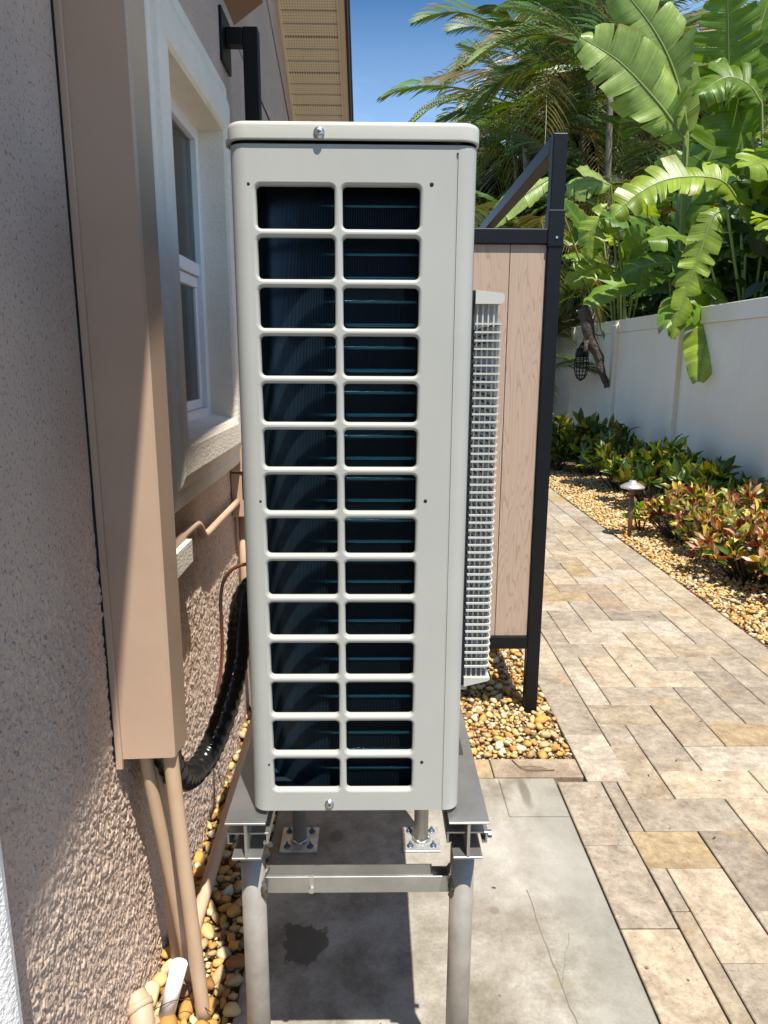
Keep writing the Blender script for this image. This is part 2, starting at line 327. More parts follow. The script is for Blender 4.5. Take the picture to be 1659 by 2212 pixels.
def col_mat(name, rough, transl=0, stripes=False, vary=0, spec=.4, noise=True):
    """colour from the mesh's own colour attribute; leaves pass some light"""
    m = bpy.data.materials.new(name); m.use_nodes = True; nt = m.node_tree; b = nt.nodes['Principled BSDF']; l = nt.links.new
    b.inputs['Roughness'].default_value = rough; b.inputs['Specular IOR Level'].default_value = spec
    a = N(nt, 'ShaderNodeVertexColor'); a.layer_name = 'Col'; cur = a.outputs[0]
    tc = N(nt, 'ShaderNodeTexCoord')
    if noise:
        n = N(nt, 'ShaderNodeTexNoise', Scale=90 if transl == 0 else 7, Detail=5, Roughness=.65); l(tc.outputs['Object'], n.inputs['Vector'])
        r = N(nt, 'ShaderNodeValToRGB'); r.color_ramp.elements[0].position = .3; r.color_ramp.elements[1].position = .7
        r.color_ramp.elements[0].color = (.68, .64, .58, 1); r.color_ramp.elements[1].color = (1.1, 1.1, 1.08, 1); l(n.outputs[0], r.inputs[0])
        mu = N(nt, 'ShaderNodeMixRGB', blend_type='MULTIPLY'); mu.inputs[0].default_value = 1; l(cur, mu.inputs[1]); l(r.outputs[0], mu.inputs[2]); cur = mu.outputs[0]
    if stripes:
        uv = N(nt, 'ShaderNodeUVMap'); sx = N(nt, 'ShaderNodeSeparateXYZ'); l(uv.outputs[0], sx.inputs[0])
        nn = N(nt, 'ShaderNodeTexNoise', Scale=70, Detail=3, Roughness=.7); nn.noise_dimensions = '1D'; l(sx.outputs[0], nn.inputs['W'])
        r = N(nt, 'ShaderNodeValToRGB'); r.color_ramp.elements[0].position = .35; r.color_ramp.elements[1].position = .65
        r.color_ramp.elements[0].color = (.80, .84, .80, 1); r.color_ramp.elements[1].color = (1.12, 1.10, 1.05, 1); l(nn.outputs[0], r.inputs[0])
        mu = N(nt, 'ShaderNodeMixRGB', blend_type='MULTIPLY'); mu.inputs[0].default_value = 1; l(cur, mu.inputs[1]); l(r.outputs[0], mu.inputs[2]); cur = mu.outputs[0]
        bp = N(nt, 'ShaderNodeBump', Strength=.35, Distance=.01); l(nn.outputs[0], bp.inputs['Height']); l(bp.outputs[0], b.inputs['Normal'])
    l(cur, b.inputs['Base Color'])
    if transl:
        t = N(nt, 'ShaderNodeBsdfTranslucent'); hs = N(nt, 'ShaderNodeHueSaturation', Saturation=1.25, Value=1.5); hs.inputs['Hue'].default_value = .485
        l(cur, hs.inputs['Color']); l(hs.outputs[0], t.inputs[0])
        mxs = N(nt, 'ShaderNodeMixShader'); mxs.inputs[0].default_value = transl; l(b.outputs[0], mxs.inputs[1]); l(t.outputs[0], mxs.inputs[2])
        l(mxs.outputs[0], nt.nodes['Material Output'].inputs[0])
    return m
M['stone'] = col_mat('river_stone', .72, spec=.3)
M['bigleaf'] = col_mat('bird_of_paradise_leaf', .33, .36, stripes=True, noise=True, spec=.5)
M['leaf'] = col_mat('small_leaf', .38, .28, spec=.45, noise=False)
M['frond'] = col_mat('palm_frond', .42, .26, spec=.5, noise=False)
M['flake'] = col_mat('dry_flake', .9, noise=False)

def board_mat():
    m = bpy.data.materials.new('composite_board'); m.use_nodes = True; nt = m.node_tree; b = nt.nodes['Principled BSDF']; l = nt.links.new
    b.inputs['Roughness'].default_value = .7
    tc = N(nt, 'ShaderNodeTexCoord'); oi = N(nt, 'ShaderNodeObjectInfo')
    mp = N(nt, 'ShaderNodeMapping'); mp.inputs['Scale'].default_value = (14, 14, 1.1)
    ad = N(nt, 'ShaderNodeVectorMath', operation='ADD'); l(tc.outputs['Object'], ad.inputs[0])
    cx = N(nt, 'ShaderNodeCombineXYZ'); mm = N(nt, 'ShaderNodeMath', operation='MULTIPLY'); mm.inputs[1].default_value = 9; l(oi.outputs['Random'], mm.inputs[0]); l(mm.outputs[0], cx.inputs[2]); l(cx.outputs[0], ad.inputs[1])
    l(ad.outputs[0], mp.inputs[0])
    n = N(nt, 'ShaderNodeTexNoise', Scale=1, Detail=2, Roughness=.5, Distortion=.3); l(mp.outputs[0], n.inputs['Vector'])
    mu = N(nt, 'ShaderNodeMath', operation='MULTIPLY'); mu.inputs[1].default_value = 26; l(n.outputs[0], mu.inputs[0])
    fr = N(nt, 'ShaderNodeMath', operation='FRACT'); l(mu.outputs[0], fr.inputs[0])
    r = N(nt, 'ShaderNodeValToRGB'); r.color_ramp.elements[0].position = 0; r.color_ramp.elements[0].color = (.31, .22, .155, 1)
    r.color_ramp.elements[1].position = .35; r.color_ramp.elements[1].color = (.42, .31, .23, 1); l(fr.outputs[0], r.inputs[0]); l(r.outputs[0], b.inputs['Base Color'])
    return m
M['board'] = board_mat()

def soffit_mat():
    m = bpy.data.materials.new('perforated_soffit'); m.use_nodes = True; nt = m.node_tree; b = nt.nodes['Principled BSDF']; l = nt.links.new
    b.inputs['Roughness'].default_value = .55
    tc = N(nt, 'ShaderNodeTexCoord'); mp = N(nt, 'ShaderNodeMapping'); mp.inputs['Scale'].default_value = (75, 75, 75); l(tc.outputs['Object'], mp.inputs[0])
    fr = N(nt, 'ShaderNodeVectorMath', operation='FRACTION'); l(mp.outputs[0], fr.inputs[0]); sx = N(nt, 'ShaderNodeSeparateXYZ'); l(fr.outputs[0], sx.inputs[0])
    def d(o):
        a = N(nt, 'ShaderNodeMath', operation='SUBTRACT'); a.inputs[1].default_value = .5; l(o, a.inputs[0]); p = N(nt, 'ShaderNodeMath', operation='POWER'); p.inputs[1].default_value = 2; l(a.outputs[0], p.inputs[0]); return p.outputs[0]
    s = N(nt, 'ShaderNodeMath', operation='ADD'); l(d(sx.outputs[0]), s.inputs[0]); l(d(sx.outputs[1]), s.inputs[1])
    lt = N(nt, 'ShaderNodeMath', operation='LESS_THAN'); lt.inputs[1].default_value = .035; l(s.outputs[0], lt.inputs[0])
    x = N(nt, 'ShaderNodeMixRGB'); x.inputs[1].default_value = (.86, .75, .55, 1); x.inputs[2].default_value = (.34, .25, .14, 1); l(lt.outputs[0], x.inputs[0]); l(x.outputs[0], b.inputs['Base Color'])
    return m
M['soffitp'] = soffit_mat()
def glass_mat():
    m = bpy.data.materials.new('window_glass'); m.use_nodes = True; nt = m.node_tree; nt.nodes.remove(nt.nodes['Principled BSDF']); l = nt.links.new
    t = N(nt, 'ShaderNodeBsdfTransparent'); t.inputs[0].default_value = (.62, .68, .64, 1); g = N(nt, 'ShaderNodeBsdfGlossy', Roughness=.01)
    f = N(nt, 'ShaderNodeFresnel', IOR=1.5); x = N(nt, 'ShaderNodeMixShader'); l(f.outputs[0], x.inputs[0]); l(t.outputs[0], x.inputs[1]); l(g.outputs[0], x.inputs[2])
    l(x.outputs[0], nt.nodes['Material Output'].inputs[0]); return m
M['glass'] = glass_mat()

# ------------------------------------------------------------------ noise for relief in the wall render
def vnoise(u, v, seed):
    r = np.random.default_rng(seed); T = r.random((256, 256))
    iu = np.floor(u).astype(int); iv = np.floor(v).astype(int); fu = u-iu; fv = v-iv
    fu = fu*fu*(3-2*fu); fv = fv*fv*(3-2*fv)
    g = lambda a, b: T[a % 256, b % 256]
    return (g(iu, iv)*(1-fu)+g(iu+1, iv)*fu)*(1-fv)+(g(iu, iv+1)*(1-fu)+g(iu+1, iv+1)*fu)*fv

# ------------------------------------------------------------------ the ground
g_ = MB(); g_.add([(-60, -60, -.045), (60, -60, -.045), (60, 400, -.045), (-60, 400, -.045)], [(0, 1, 2, 3)])
structure(g_.build('ground', M['grass']))

# concrete pad
pad = MB(); pad.box(-.288, .588, -.4, 2.066, -.12, 0, .004)
pad = structure(pad.build('concrete_pad', M['concrete']))
MB().box(.405, .5855, 1.863, 2.056, 0.0, .0035, .003).build('old_patch', M['concrete'], pad)
ck = MB()
def ribbon(pts, w, z=.0012):
    pts = [Vector((p[0], p[1], z)) for p in pts]; vs = []; fs = []
    for i, p in enumerate(pts):
        t = (pts[min(i+1, len(pts)-1)]-pts[max(i-1, 0)]).normalized(); nrm = Vector((-t.y, t.x, 0))
        ww = w*(.6+.8*random.random()); vs += [p+nrm*ww, p-nrm*ww]
    for i in range(len(pts)-1): fs.append((2*i, 2*i+1, 2*i+3, 2*i+2))
    ck.add(vs, fs)
def wob(a, b, n=9, j=.003):
    return [(a[0]+(b[0]-a[0])*k/n+random.uniform(-j, j), a[1]+(b[1]-a[1])*k/n+random.uniform(-j, j)) for k in range(n+1)]
ribbon(wob((.395, 1.57), (.41, 1.285)), .0011); ribbon(wob((.41, 1.285), (.435, 1.05)), .0011)
ribbon(wob((.41, 1.285), (.468, 1.43)), .0005)
ck.build('crack', M['crack'], pad)

# ------------------------------------------------------------------ travertine path: every paver an object
path = MB(); path.box(.59, 1.868, -.5, 13, -.10, -.022); path.box(-.29, .69, 2.07, 2.182, -.10, -.022)
path = structure(path.build('path', M['joint']))
def paver(x0, x1, y0, y1, gx=.0019, gy=.0011):
    me = MB(); j = lambda: random.uniform(-.0008, .0008); dz = random.uniform(-.0014, .0006)
    cx, cy = (x0+x1)/2, (y0+y1)/2
    me.box(x0+gx+j()-cx, x1-gx+j()-cx, y0+gy+j()-cy, y1-gy+j()-cy, -.03, 0, .0022)
    o = me.build('paver', M['paver'], path); o.location = (cx, cy, dz); o.rotation_euler = (random.uniform(-.002, .002), random.uniform(-.002, .002), random.uniform(-.002, .002))
    return o
P = .1528; X = [.786+P*k for k in range(7)]   # field columns, .786 .. 1.70
ylines = lambda r: 1.80+P*r
npav = 0
for r in range(-9, 64):
    for c in range(-2, 6):
        near = ylines(r) < 2.0
        xl0 = .736 if near else .838
        if c == -2:
            if (r-c) % 4 or not near: continue
            x0, x1 = .736, .786; y0, y1 = ylines(r), ylines(r+1)
        elif (r-c) % 4 == 0:                      # lying across
            x0, x1 = .786+P*c, .786+P*(c+2); y0, y1 = ylines(r), ylines(r+1)
        elif (r-c) % 4 == 1 and c >= 0:                  # standing, two rows deep
            x0, x1 = .786+P*c, .786+P*(c+1); y0, y1 = ylines(r), ylines(r+2)
        elif c == -1 and (r-c) % 4 == 1:
            x0, x1 = .786-P, .786; y0, y1 = ylines(r), ylines(r+2)
        else: continue
        if c == -1 and not near and not (r-c) % 4 == 0: continue
        x0 = max(x0, xl0); x1 = min(x1, 1.702)
        if x1-x0 < .03 or y1 > 11.6: continue
        paver(x0, x1, y0, y1); npav += 1
y = .25
while y < 2.0:
    y1 = y+.298
    if y1 > 1.95: y1 = 2.044
    paver(.591, .735, y, y1); y = y1
y = 2.046
while y < 11.5:
    paver(.690, .837, y, y+.290); y += .290
y = .2
while y < 11.5:
    paver(1.703, 1.864, y, y+.305); y += .305
for x0, x1 in ((-.285, -.205), (-.205, .095), (.095, .395), (.395, .689)): paver(x0, x1, 2.070, 2.178)

# ------------------------------------------------------------------ river stones
ico = bmesh.new(); bmesh.ops.create_icosphere(ico, subdivisions=2, radius=1); ico.verts.index_update()
ICO_V = np.array([v.co[:] for v in ico.verts]); ICO_F = np.array([[v.index for v in f.verts] for f in ico.faces]); ico.free()
ico = bmesh.new(); bmesh.ops.create_icosphere(ico, subdivisions=1, radius=1); ico.verts.index_update()
IC1_V = np.array([v.co[:] for v in ico.verts]); IC1_F = np.array([[v.index for v in f.verts] for f in ico.faces]); ico.free()
SPAL = np.array([(.62, .45, .20), (.58, .37, .11), (.50, .26, .07), (.64, .53, .33), (.66, .59, .44), (.36, .17, .06), (.47, .31, .16), (.57, .42, .22), (.60, .32, .08), (.28, .16, .09), (.66, .49, .23)])
SPW = np.array([3, 3, 2, 3, 2, .8, 1.4, 2, 1.4, .5, 3]); SPW = SPW/SPW.sum()
def euler_m(a, b, c):
    ca, sa, cb, sb, cc, sc = math.cos(a), math.sin(a), math.cos(b), math.sin(b), math.cos(c), math.sin(c)
    return np.array([[cc, -sc, 0], [sc, cc, 0], [0, 0, 1]])@np.array([[1, 0, 0], [0, cb, -sb], [0, sb, cb]])@np.array([[ca, -sa, 0], [sa, ca, 0], [0, 0, 1]])
def stone_shape(base, k=0.21):
    d = base.copy(); n = np.ones(len(d))
    for _ in range(4):
        q = rng.normal(size=3)*rng.uniform(1.2, 2.6); n += k*np.sin(d@q+rng.uniform(0, 6))/1.6
    s = np.array([1, rng.uniform(.55, .9), rng.uniform(.42, .7)])
    return d*n[:, None]*s
def stones(pts, rads, base=IC1_V, faces=IC1_F):
    V = []; F = []; C = []; n = 0
    shapes = [stone_shape(base) for _ in range(24)]
    for (x, y, z), r in zip(pts, rads):
        R = euler_m(rng.uniform(0, 6.3), rng.normal()*.45, rng.uniform(0, 6.3))
        v = shapes[rng.integers(24)]@R.T*r+np.array([x, y, z]); V.append(v); F.append(faces+n); n += len(v)
        c = SPAL[rng.choice(len(SPAL), p=SPW)]*rng.uniform(.8, 1.12); C.append(np.tile(c, (len(v), 1))*rng.uniform(.92, 1.06, (len(v), 1)))
    return np.concatenate(V), np.concatenate(F), np.concatenate(C)
def scatter(x0, x1, y0, y1, rmin, rmax, dens):
    """dart throwing with a coarse overlap test"""
    n = int((x1-x0)*(y1-y0)*dens); out = []; cell = {}; R = []
    for _ in range(n*3):
        if len(out) >= n: break
        r = rmin+(rmax-rmin)*rng.random()**1.6; x = rng.uniform(x0, x1); y = rng.uniform(y0, y1); k = (int(x/rmax/2), int(y/rmax/2)); ok = True
        for a in (-1, 0, 1):
            for b in (-1, 0, 1):
                for (p, q, s) in cell.get((k[0]+a, k[1]+b), ()):
                    if (p-x)**2+(q-y)**2 < (.70*(r+s))**2: ok = False
        if ok: cell.setdefault(k, []).append((x, y, r)); out.append((x, y, rng.uniform(-.25, .5)*r)); R.append(r)
    return out, R
variants = []
for k in range(28):
    v = stone_shape(ICO_V, .23); c = SPAL[k % len(SPAL)]*rng.uniform(.85, 1.1)
    me = mesh_np('stone', v, ICO_F, True, np.tile(c, (len(v), 1))); me.materials.append(M['stone']); variants.append(me)
def bed(name, rects):
    b = MB()
    for x0, x1, y0, y1 in rects: b.box(x0, x1, y0, y1, -.10, -.018)
    return structure(b.build(name, M['soil']))
def one_stone(parent, x, y, z, r):
    o = bpy.data.objects.new('stone', variants[rng.choice(len(variants))]); COL.objects.link(o); o.parent = parent; o.location = (x, y, z)
    o.scale = (r, r, r); o.rotation_euler = (rng.normal()*.3, rng.normal()*.3, rng.uniform(0, 6.3))
# strip along the house wall
b1 = bed('gravel_bed', [(-.50, -.2885, .2, 5)])
pts, R = scatter(-.475, -.292, .95, 2.0, .011, .026, 2300)
for (x, y, z), r in list(zip(pts, R))[:235]: one_stone(b1, x, y, z+.004, r)
rest = list(zip(pts, R))[235:]
p2, R2 = scatter(-.475, -.292, 2.0, 4.2, .014, .028, 900)
p3, R3 = scatter(-.478, -.290, .9, 2.1, .006, .014, 5200)
p3 = [(x, y, z-.010) for x, y, z in p3]
V, F, C = stones([p for p, _ in rest]+p2+p3, [r for _, r in rest]+R2+R3)
structure(link('gravel', mesh_np('gravel', V, F, True, C), M['stone'], b1), 'stuff')
# bed inside the screen
b2 = bed('gravel_bed', [(-.2875, .688, 2.184, 5.0)])
pts, R = scatter(.05, .682, 2.19, 2.5, .009, .025, 3000)
for (x, y, z), r in list(zip(pts, R))[:65]: one_stone(b2, x, y, z+.004, r)
rest = list(zip(pts, R))[65:]
p2, R2 = scatter(-.28, .684, 2.5, 3.8, .012, .026, 1500); p4, R4 = scatter(-.28, .05, 2.19, 2.5, .012, .026, 1500); p3, R3 = scatter(0, .686, 2.186, 3.2, .005, .012, 5500)
p3 = [(x, y, z-.010) for x, y, z in p3]
V, F, C = stones([p for p, _ in rest]+p2+p3+p4, [r for _, r in rest]+R2+R3+R4)
structure(link('gravel', mesh_np('gravel', V, F, True, C), M['stone'], b2), 'stuff')
# planting bed by the fence
b3 = bed('planting_bed', [(1.869, 3.06, 1.2, 13)])
pts, R = scatter(1.872, 2.98, 2.7, 9.0, .012, .025, 1250)
p3, R3 = scatter(1.872, 2.5, 2.7, 7.0, .007, .014, 1500)
V, F, C = stones(pts+p3, R+R3)
structure(link('gravel', mesh_np('gravel', V, F, True, C), M['stone'], b3), 'stuff')

# ------------------------------------------------------------------ the house
WX = -.48
house = thing('house', 'tan stucco house with cream soffit and white trimmed window at left', 'house', (WX, 1.0, 0))
OY0, OY1, OZ0, OZ1 = 1.66, 2.255, 1.145, 1.975         # window opening (inside the trim)
def nearz(y): return 2.715+.26*(y-.38)
def farz(y): return 3.05+.55*(3.95-y)
YP = (3.05+.55*3.95-2.715+.26*.38)/.81; ZP = nearz(YP); YE = 5.2; YS = -.9
wl = MB()
XB = WX-.15
def wrect(y0, y1, z0, z1): wl.add([(WX, y0, z0), (WX, y1, z0), (WX, y1, z1), (WX, y0, z1)], [(0, 1, 2, 3)])
TY0, TY1, TZ0, TZ1 = 1.555, 2.36, .985, 2.128           # outer edge of the trim
FY0, FY1 = .35, 2.42                                    # finely modelled render coat
wrect(YS, FY0, -.1, nearz(YS)); wl.add([(WX, YS, nearz(YS)), (WX, FY0, nearz(YS)), (WX, FY0, nearz(FY0))], [(0, 1, 2)])
wrect(FY0, 1.60, 1.0985, 2.5); wrect(1.60, OY1+.05, OZ1+.02, 2.5); wrect(OY1+.05, FY1, .95, 2.5)
wrect(FY1, YE, -.1, 2.4); wl.add([(WX, FY1, 2.4), (WX, YE, 2.4), (WX, YE-.03, farz(YE))], [(0, 1, 2)])
wl.add([(WX, FY0, 2.5), (WX, FY1, 2.5), (WX, FY1, nearz(FY1)), (WX, FY0, nearz(FY0))], [(0, 1, 2, 3)])
wl.add([(WX, FY1, 2.4), (WX, YE, 2.4+.0), (WX, YE, farz(YE)), (WX, YP, ZP), (WX, FY1, nearz(FY1))], [(0, 1, 2, 3, 4)])
wl.v = [p for p in wl.v]
wl.add([(WX, YE, -.1), (WX-4, YE, -.1), (WX-4, YE, farz(YE)), (WX, YE, farz(YE))], [(0, 1, 2, 3)])
wl.add([(WX, YS, -.1), (WX-4, YS, -.1), (WX-4, YS, nearz(YS)), (WX, YS, nearz(YS))], [(0, 1, 2, 3)])
# interior side so that the room is dark
wl.add([(WX-1.2, 1, .3), (WX-1.2, 3, .3), (WX-1.2, 3, 2.8), (WX-1.2, 1, 2.8)], [(0, 1, 2, 3)])
wl.build('wall', M['stucco'], house, fix=False)
def relief(y0, y1, z0, z1, step):
    ny = int((y1-y0)/step)+1; nz = int((z1-z0)/step)+1
    yy, zz = np.meshgrid(np.linspace(y0, y1, ny), np.linspace(z0, z1, nz))
    wx_ = (vnoise(yy*60, zz*60, 7)-.5)*1.6; wz_ = (vnoise(yy*60+50, zz*60, 8)-.5)*1.6
    a = vnoise(yy*250+wx_, zz*200+wz_, 1); b = vnoise(yy*430+9, zz*400, 2); c = vnoise(yy*85, zz*70, 3); d = vnoise(yy*14, zz*14, 4); e = vnoise(yy*150+wz_, zz*125+wx_, 5)
    h = np.clip((a*.6+e*.4-.38)*3.6, 0, 1)*.0029*(.35+1.0*c)+(b-.5)*.0022*(.5+d)+(c-.5)*.0014
    h = h*np.clip((z1-zz)/.18, .12, 1)
    xx = h-.001
    V = np.stack([xx, yy-1.0, zz], -1).reshape(-1, 3)
    i = np.arange(ny*nz).reshape(nz, ny); Fq = np.stack([i[:-1, :-1], i[:-1, 1:], i[1:, 1:], i[1:, :-1]], -1).reshape(-1, 4)
    return V, Fq
V1, F1 = relief(FY0, 1.60, -.03, 1.10, .0021); V2, F2 = relief(1.5995, FY1, -.03, 1.02, .0030)
link('stucco_coat', mesh_np('stucco_coat', np.concatenate([V1, V2]), np.concatenate([F1, F2+len(V1)]), True), M['stucco'], house)
# window trim swept round the opening
prof = [(0, -.005), (0, .030), (.006, .036), (.020, .038), (.026, .033), (.030, .036), (.036, .046), (.050, .052), (.088, .052), (.096, .048), (.1005, .040), (.1005, -.035)]
tm = MB(); loops = []
for d, p in prof:
    k = .1005 if d > .1 else d
    fz = k*(.160/.1005); ft = k*(.153/.1005); fr = k*(.105/.1005)
    loops.append([(WX+p, TY0+fr, TZ0+fz), (WX+p, TY1-fr, TZ0+fz), (WX+p, TY1-fr, TZ1-ft), (WX+p, TY0+fr, TZ1-ft)])
# subdivide edges so the sweep is a clean strip
vs = [q for lp in loops for q in lp]; fs = []
for i in range(len(prof)-1):
    for k in range(4): fs.append((i*4+k, i*4+(k+1) % 4, (i+1)*4+(k+1) % 4, (i+1)*4+k))
tm.add(vs, fs); tm.build('window_trim', M['trim'], house)
sl = MB(); sl.prism([(WX-.034, OZ0-.03), (WX+.047, OZ0-.03), (WX+.047, OZ0-.004), (WX-.034, OZ0+.014)], 'Y', OY0-.004, OY1+.004)
sl.build('window_sill', M['trim'], house)
# vinyl window
wx1 = WX-.030
win = MB(); fwid = .034
win.box(wx1-.04, wx1, OY0-.002, OY0+fwid, OZ0-.004, OZ1+.004, .003); win.box(wx1-.04, wx1, OY1-fwid, OY1+.002, OZ0-.004, OZ1+.004, .003)
win.box(wx1-.04, wx1-.001, OY0+fwid, OY1-fwid, OZ1-fwid, OZ1+.004, .003); win.box(wx1-.04, wx1-.001, OY0+fwid, OY1-fwid, OZ0-.004, OZ0+fwid, .003)
win = win.build('window', M['vinylwin'], house)
sash = MB(); sash.box(wx1-.03, wx1-.008, OY0+fwid+.001, OY1-fwid-.001, 1.565, 1.600, .002); sash.box(wx1-.034, wx1-.016, OY0+fwid+.001, OY1-fwid-.001, 1.532, 1.562, .002)
for a in (OY0+fwid+.001, OY1-fwid-.025): sash.box(wx1-.034, wx1-.017, a, a+.024, OZ0+fwid+.001, 1.531, .002)
sash.box(wx1-.034, wx1-.017, OY0+fwid+.026, OY1-fwid-.026, OZ0+fwid+.001, OZ0+fwid+.028, .002)
sash.build('sash', M['vinylwin'], win)
MB().box(wx1-.024, wx1-.019, OY0+fwid, OY1-fwid, 1.60, OZ1-fwid).build('pane', M['glass'], win)
MB().box(wx1-.029, wx1-.025, OY0+fwid+.02, OY1-fwid-.02, OZ0+fwid+.02, 1.535).build('pane', M['glass'], win)
cu = MB(); n = 60; vs = []; fs = []
for k in range(n+1):
    yv = OY0-.1+(OY1-OY0+.3)*k/n; xv = wx1-.10+.012*math.sin(k*.9)+.005*math.sin(k*2.3); vs += [(xv, yv, OZ0-.1), (xv, yv, OZ1+.1)]
for k in range(n): fs.append((2*k, 2*k+2, 2*k+3, 2*k+1))
cu.add(vs, fs, True); cu.build('curtain', M['curtain'], win)
# gable overhang: soffit panels, fascia, drip edge, roof
XE = -.148
sy = .062; y = 3.0
while y < YE:
    z = farz(y); za = farz(y+sy)
    s = MB(); e = .010
    s.add([(WX+.012, y+e, z-.005), (XE-.03, y+e, z-.005), (XE-.03, y+sy, za+.001), (WX+.012, y+sy, za+.001), (WX+.012, y+e, z+.008), (XE-.03, y+e, z+.008), (XE-.03, y+sy, za+.008), (WX+.012, y+sy, za+.008)],
          [(0, 3, 2, 1), (4, 5, 6, 7), (0, 1, 5, 4), (1, 2, 6, 5), (2, 3, 7, 6), (3, 0, 4, 7)])
    s.build('soffit_panel', M['soffitp'], house); y += sy
def rake(x0, x1, ya, za, yb, zb, d0, d1):
    return [(x0, ya, za+d0), (x1, ya, za+d0), (x1, yb, zb+d0), (x0, yb, zb+d0), (x0, ya, za+d1), (x1, ya, za+d1), (x1, yb, zb+d1), (x0, yb, zb+d1)]
QF = [(0, 3, 2, 1), (4, 5, 6, 7), (0, 1, 5, 4), (1, 2, 6, 5), (2, 3, 7, 6), (3, 0, 4, 7)]
near = (YS-.3, nearz(YS-.3), YP, ZP); far = (YP, ZP, YE+.25, farz(YE+.25))
f = MB()
f.add(rake(XE-.028, XE, *near, -.012, .16), QF); f.add(rake(XE-.028, XE, *far, -.012, .16), QF); f.build('fascia', M['fascia'], house)
f = MB(); f.add(rake(WX+.001, WX+.012, *far, -.022, .012), QF); f.add(rake(XE-.040, XE-.0285, *far, -.008, .01), QF); f.build('soffit_channel', M['soffit'], house)
f = MB(); f.add(rake(XE+.001, XE+.012, *near, -.016, .17), QF); f.add(rake(XE+.001, XE+.012, *far, -.016, .17), QF); f.build('drip_edge', M['gutter'], house)
f = MB(); f.add(rake(WX+.002, XE-.03, *far, .010, .03), QF); f.build('soffit_backing', M['gutter'], house)
f = MB(); f.add(rake(WX+.002, XE-.03, *near, .0, .014), QF); f.build('soffit', M['soffit'], house)
f = MB(); f.add(rake(WX-4, XE+.02, *near, .18, .22), QF); f.add(rake(WX-4, XE+.02, *far, .18, .22), QF); f.build('roof', M['roof'], house)
# white trim band beside the camera
tb_ = MB(); tb_.prism([(WX-.004, .34), (WX+.006, .34), (WX+.008, .635), (WX+.014, .675), (WX+.038, .723), (WX+.041, .735), (WX+.038, .747), (WX+.030, .760), (WX-.004, .763)], 'Z', -.02, 2.0); tb_.build('trim_band', M['whitetrim'], house)
# block of the base trim behind the duct
b = MB(); b.prism([(WX-.004, .905), (WX+.045, .905), (WX+.045, .850), (WX+.025, .826), (WX-.004, .81)], 'Y', 1.50, 1.655); b.build('stucco_block', M['trim'], house)

# brown wedge fixture high on the wall
wd = MB(); wd.prism([(WX, 2.44), (WX+.10, 2.51), (WX+.10, 2.62), (WX, 2.62)], 'Y', 2.50, 2.73)
tag(wd.build('wall_fixture', M['brownfix']), 'brown wedge shaped fixture on the tan wall above the black bracket', 'wall fixture')

# ------------------------------------------------------------------ tan duct on the wall (line set cover)
cv = thing('line_set_cover', 'tall tan painted metal duct mounted upright on the stucco wall', 'duct', (WX+.05, 1.25, .59))
FX = -.370
c = MB(); cy0, cy1 = 1.203, 1.292; zt = 3.0
zb0, zb1 = .598, .598
th = .0016
def sheet(p, q, z0a, z0b, t):     # vertical sheet between plan points p,q with thickness along t
    c.add([(p[0], p[1], z0a), (q[0], q[1], z0b), (q[0], q[1], zt), (p[0], p[1], zt), (p[0]+t[0], p[1]+t[1], z0a), (q[0]+t[0], q[1]+t[1], z0b), (q[0]+t[0], q[1]+t[1], zt), (p[0]+t[0], p[1]+t[1], zt)], QF)
sheet((WX+.014, cy0), (FX-.004, cy0), .597, .600, (0, th))
sheet((FX-.004, cy0), (FX, cy0+.004), .600, .600, (-th, th))
sheet((FX, cy0+.004), (FX, cy1), .600, .588, (-th, 0))
sheet((FX-th, cy1), (WX+.003, cy1), .588, .585, (0, -th))
c.build('cover_body', M['tan'], cv)
fl = MB(); fl.box(WX+.002, WX+.0138, cy0-.008, cy0+.002, .580, zt, .001); fl.build('flange', M['tan'], cv)
sm = MB(); sm.box(WX-.002, WX+.0035, cy0-.0098, cy0-.0082, .60, zt); sm.build('sealant_gap', M['dark'], cv)

# pipes
def pipe(name, label, cat, pts, r, m, group=None, n=16, sub=6):
    o = MB(); o.tube(spline(pts, sub) if len(pts) > 2 else pts, r, n); root = tag(o.build(name, m), label, cat, group); return root
pipe('conduit', 'leftmost tan painted conduit slanting from the duct into the gravel', 'pipe', [(-.438, 1.235, .72), (-.435, 1.235, .58), (-.414, 1.265, .30), (-.391, 1.296, .0)], .0125, M['tanpipe'], 'tan conduits below the duct')
pipe('conduit', 'middle tan conduit below the duct, set back against the wall', 'pipe', [(-.430, 1.262, .72), (-.428, 1.262, .56), (-.432, 1.30, .32), (-.440, 1.356, -.02)], .0125, M['tanpipe'], 'tan conduits below the duct')
pipe('conduit', 'rightmost tan conduit below the duct, running down nearest the camera', 'pipe', [(-.387, 1.228, .72), (-.385, 1.228, .577), (-.368, 1.222, .30), (-.346, 1.212, -.02)], .0145, M['tanpipe'], 'tan conduits below the duct')
lp = pipe('long_conduit', 'long tan conduit lying slanted along the wall base on the gravel', 'pipe', [(-.421, 1.38, .015), (-.413, 1.65, .05), (-.416, 1.9, .06), (-.427, 2.3, .05), (-.428, 2.6, .05)], .0165, M['tanpipe'])
wp = MB(); wp.tube([(-.393, 1.224, .125), (-.420, 1.201, .022)], [.0165, .0165], 18)
wp = tag(wp.build('drain_pipe', M['pvc']), 'short white PVC drain pipe poking out of the gravel by the conduits', 'pipe')
wc = MB(); wc.tube([(-.4205, 1.2006, .0205), (-.433, 1.190, -.025)], .020, 18); wc.build('coupling', M['tanpipe'], wp)
wr = MB(); wr.tube(spline([(-.46, 1.19, .035), (-.425, 1.183, .062), (-.395, 1.195, .065), (-.36, 1.205, .05), (-.33, 1.20, .03)], 6), .0009, 5)
tag(wr.build('wire', M['cable']), 'thin dark wire crossing over the white drain pipe', 'wire')
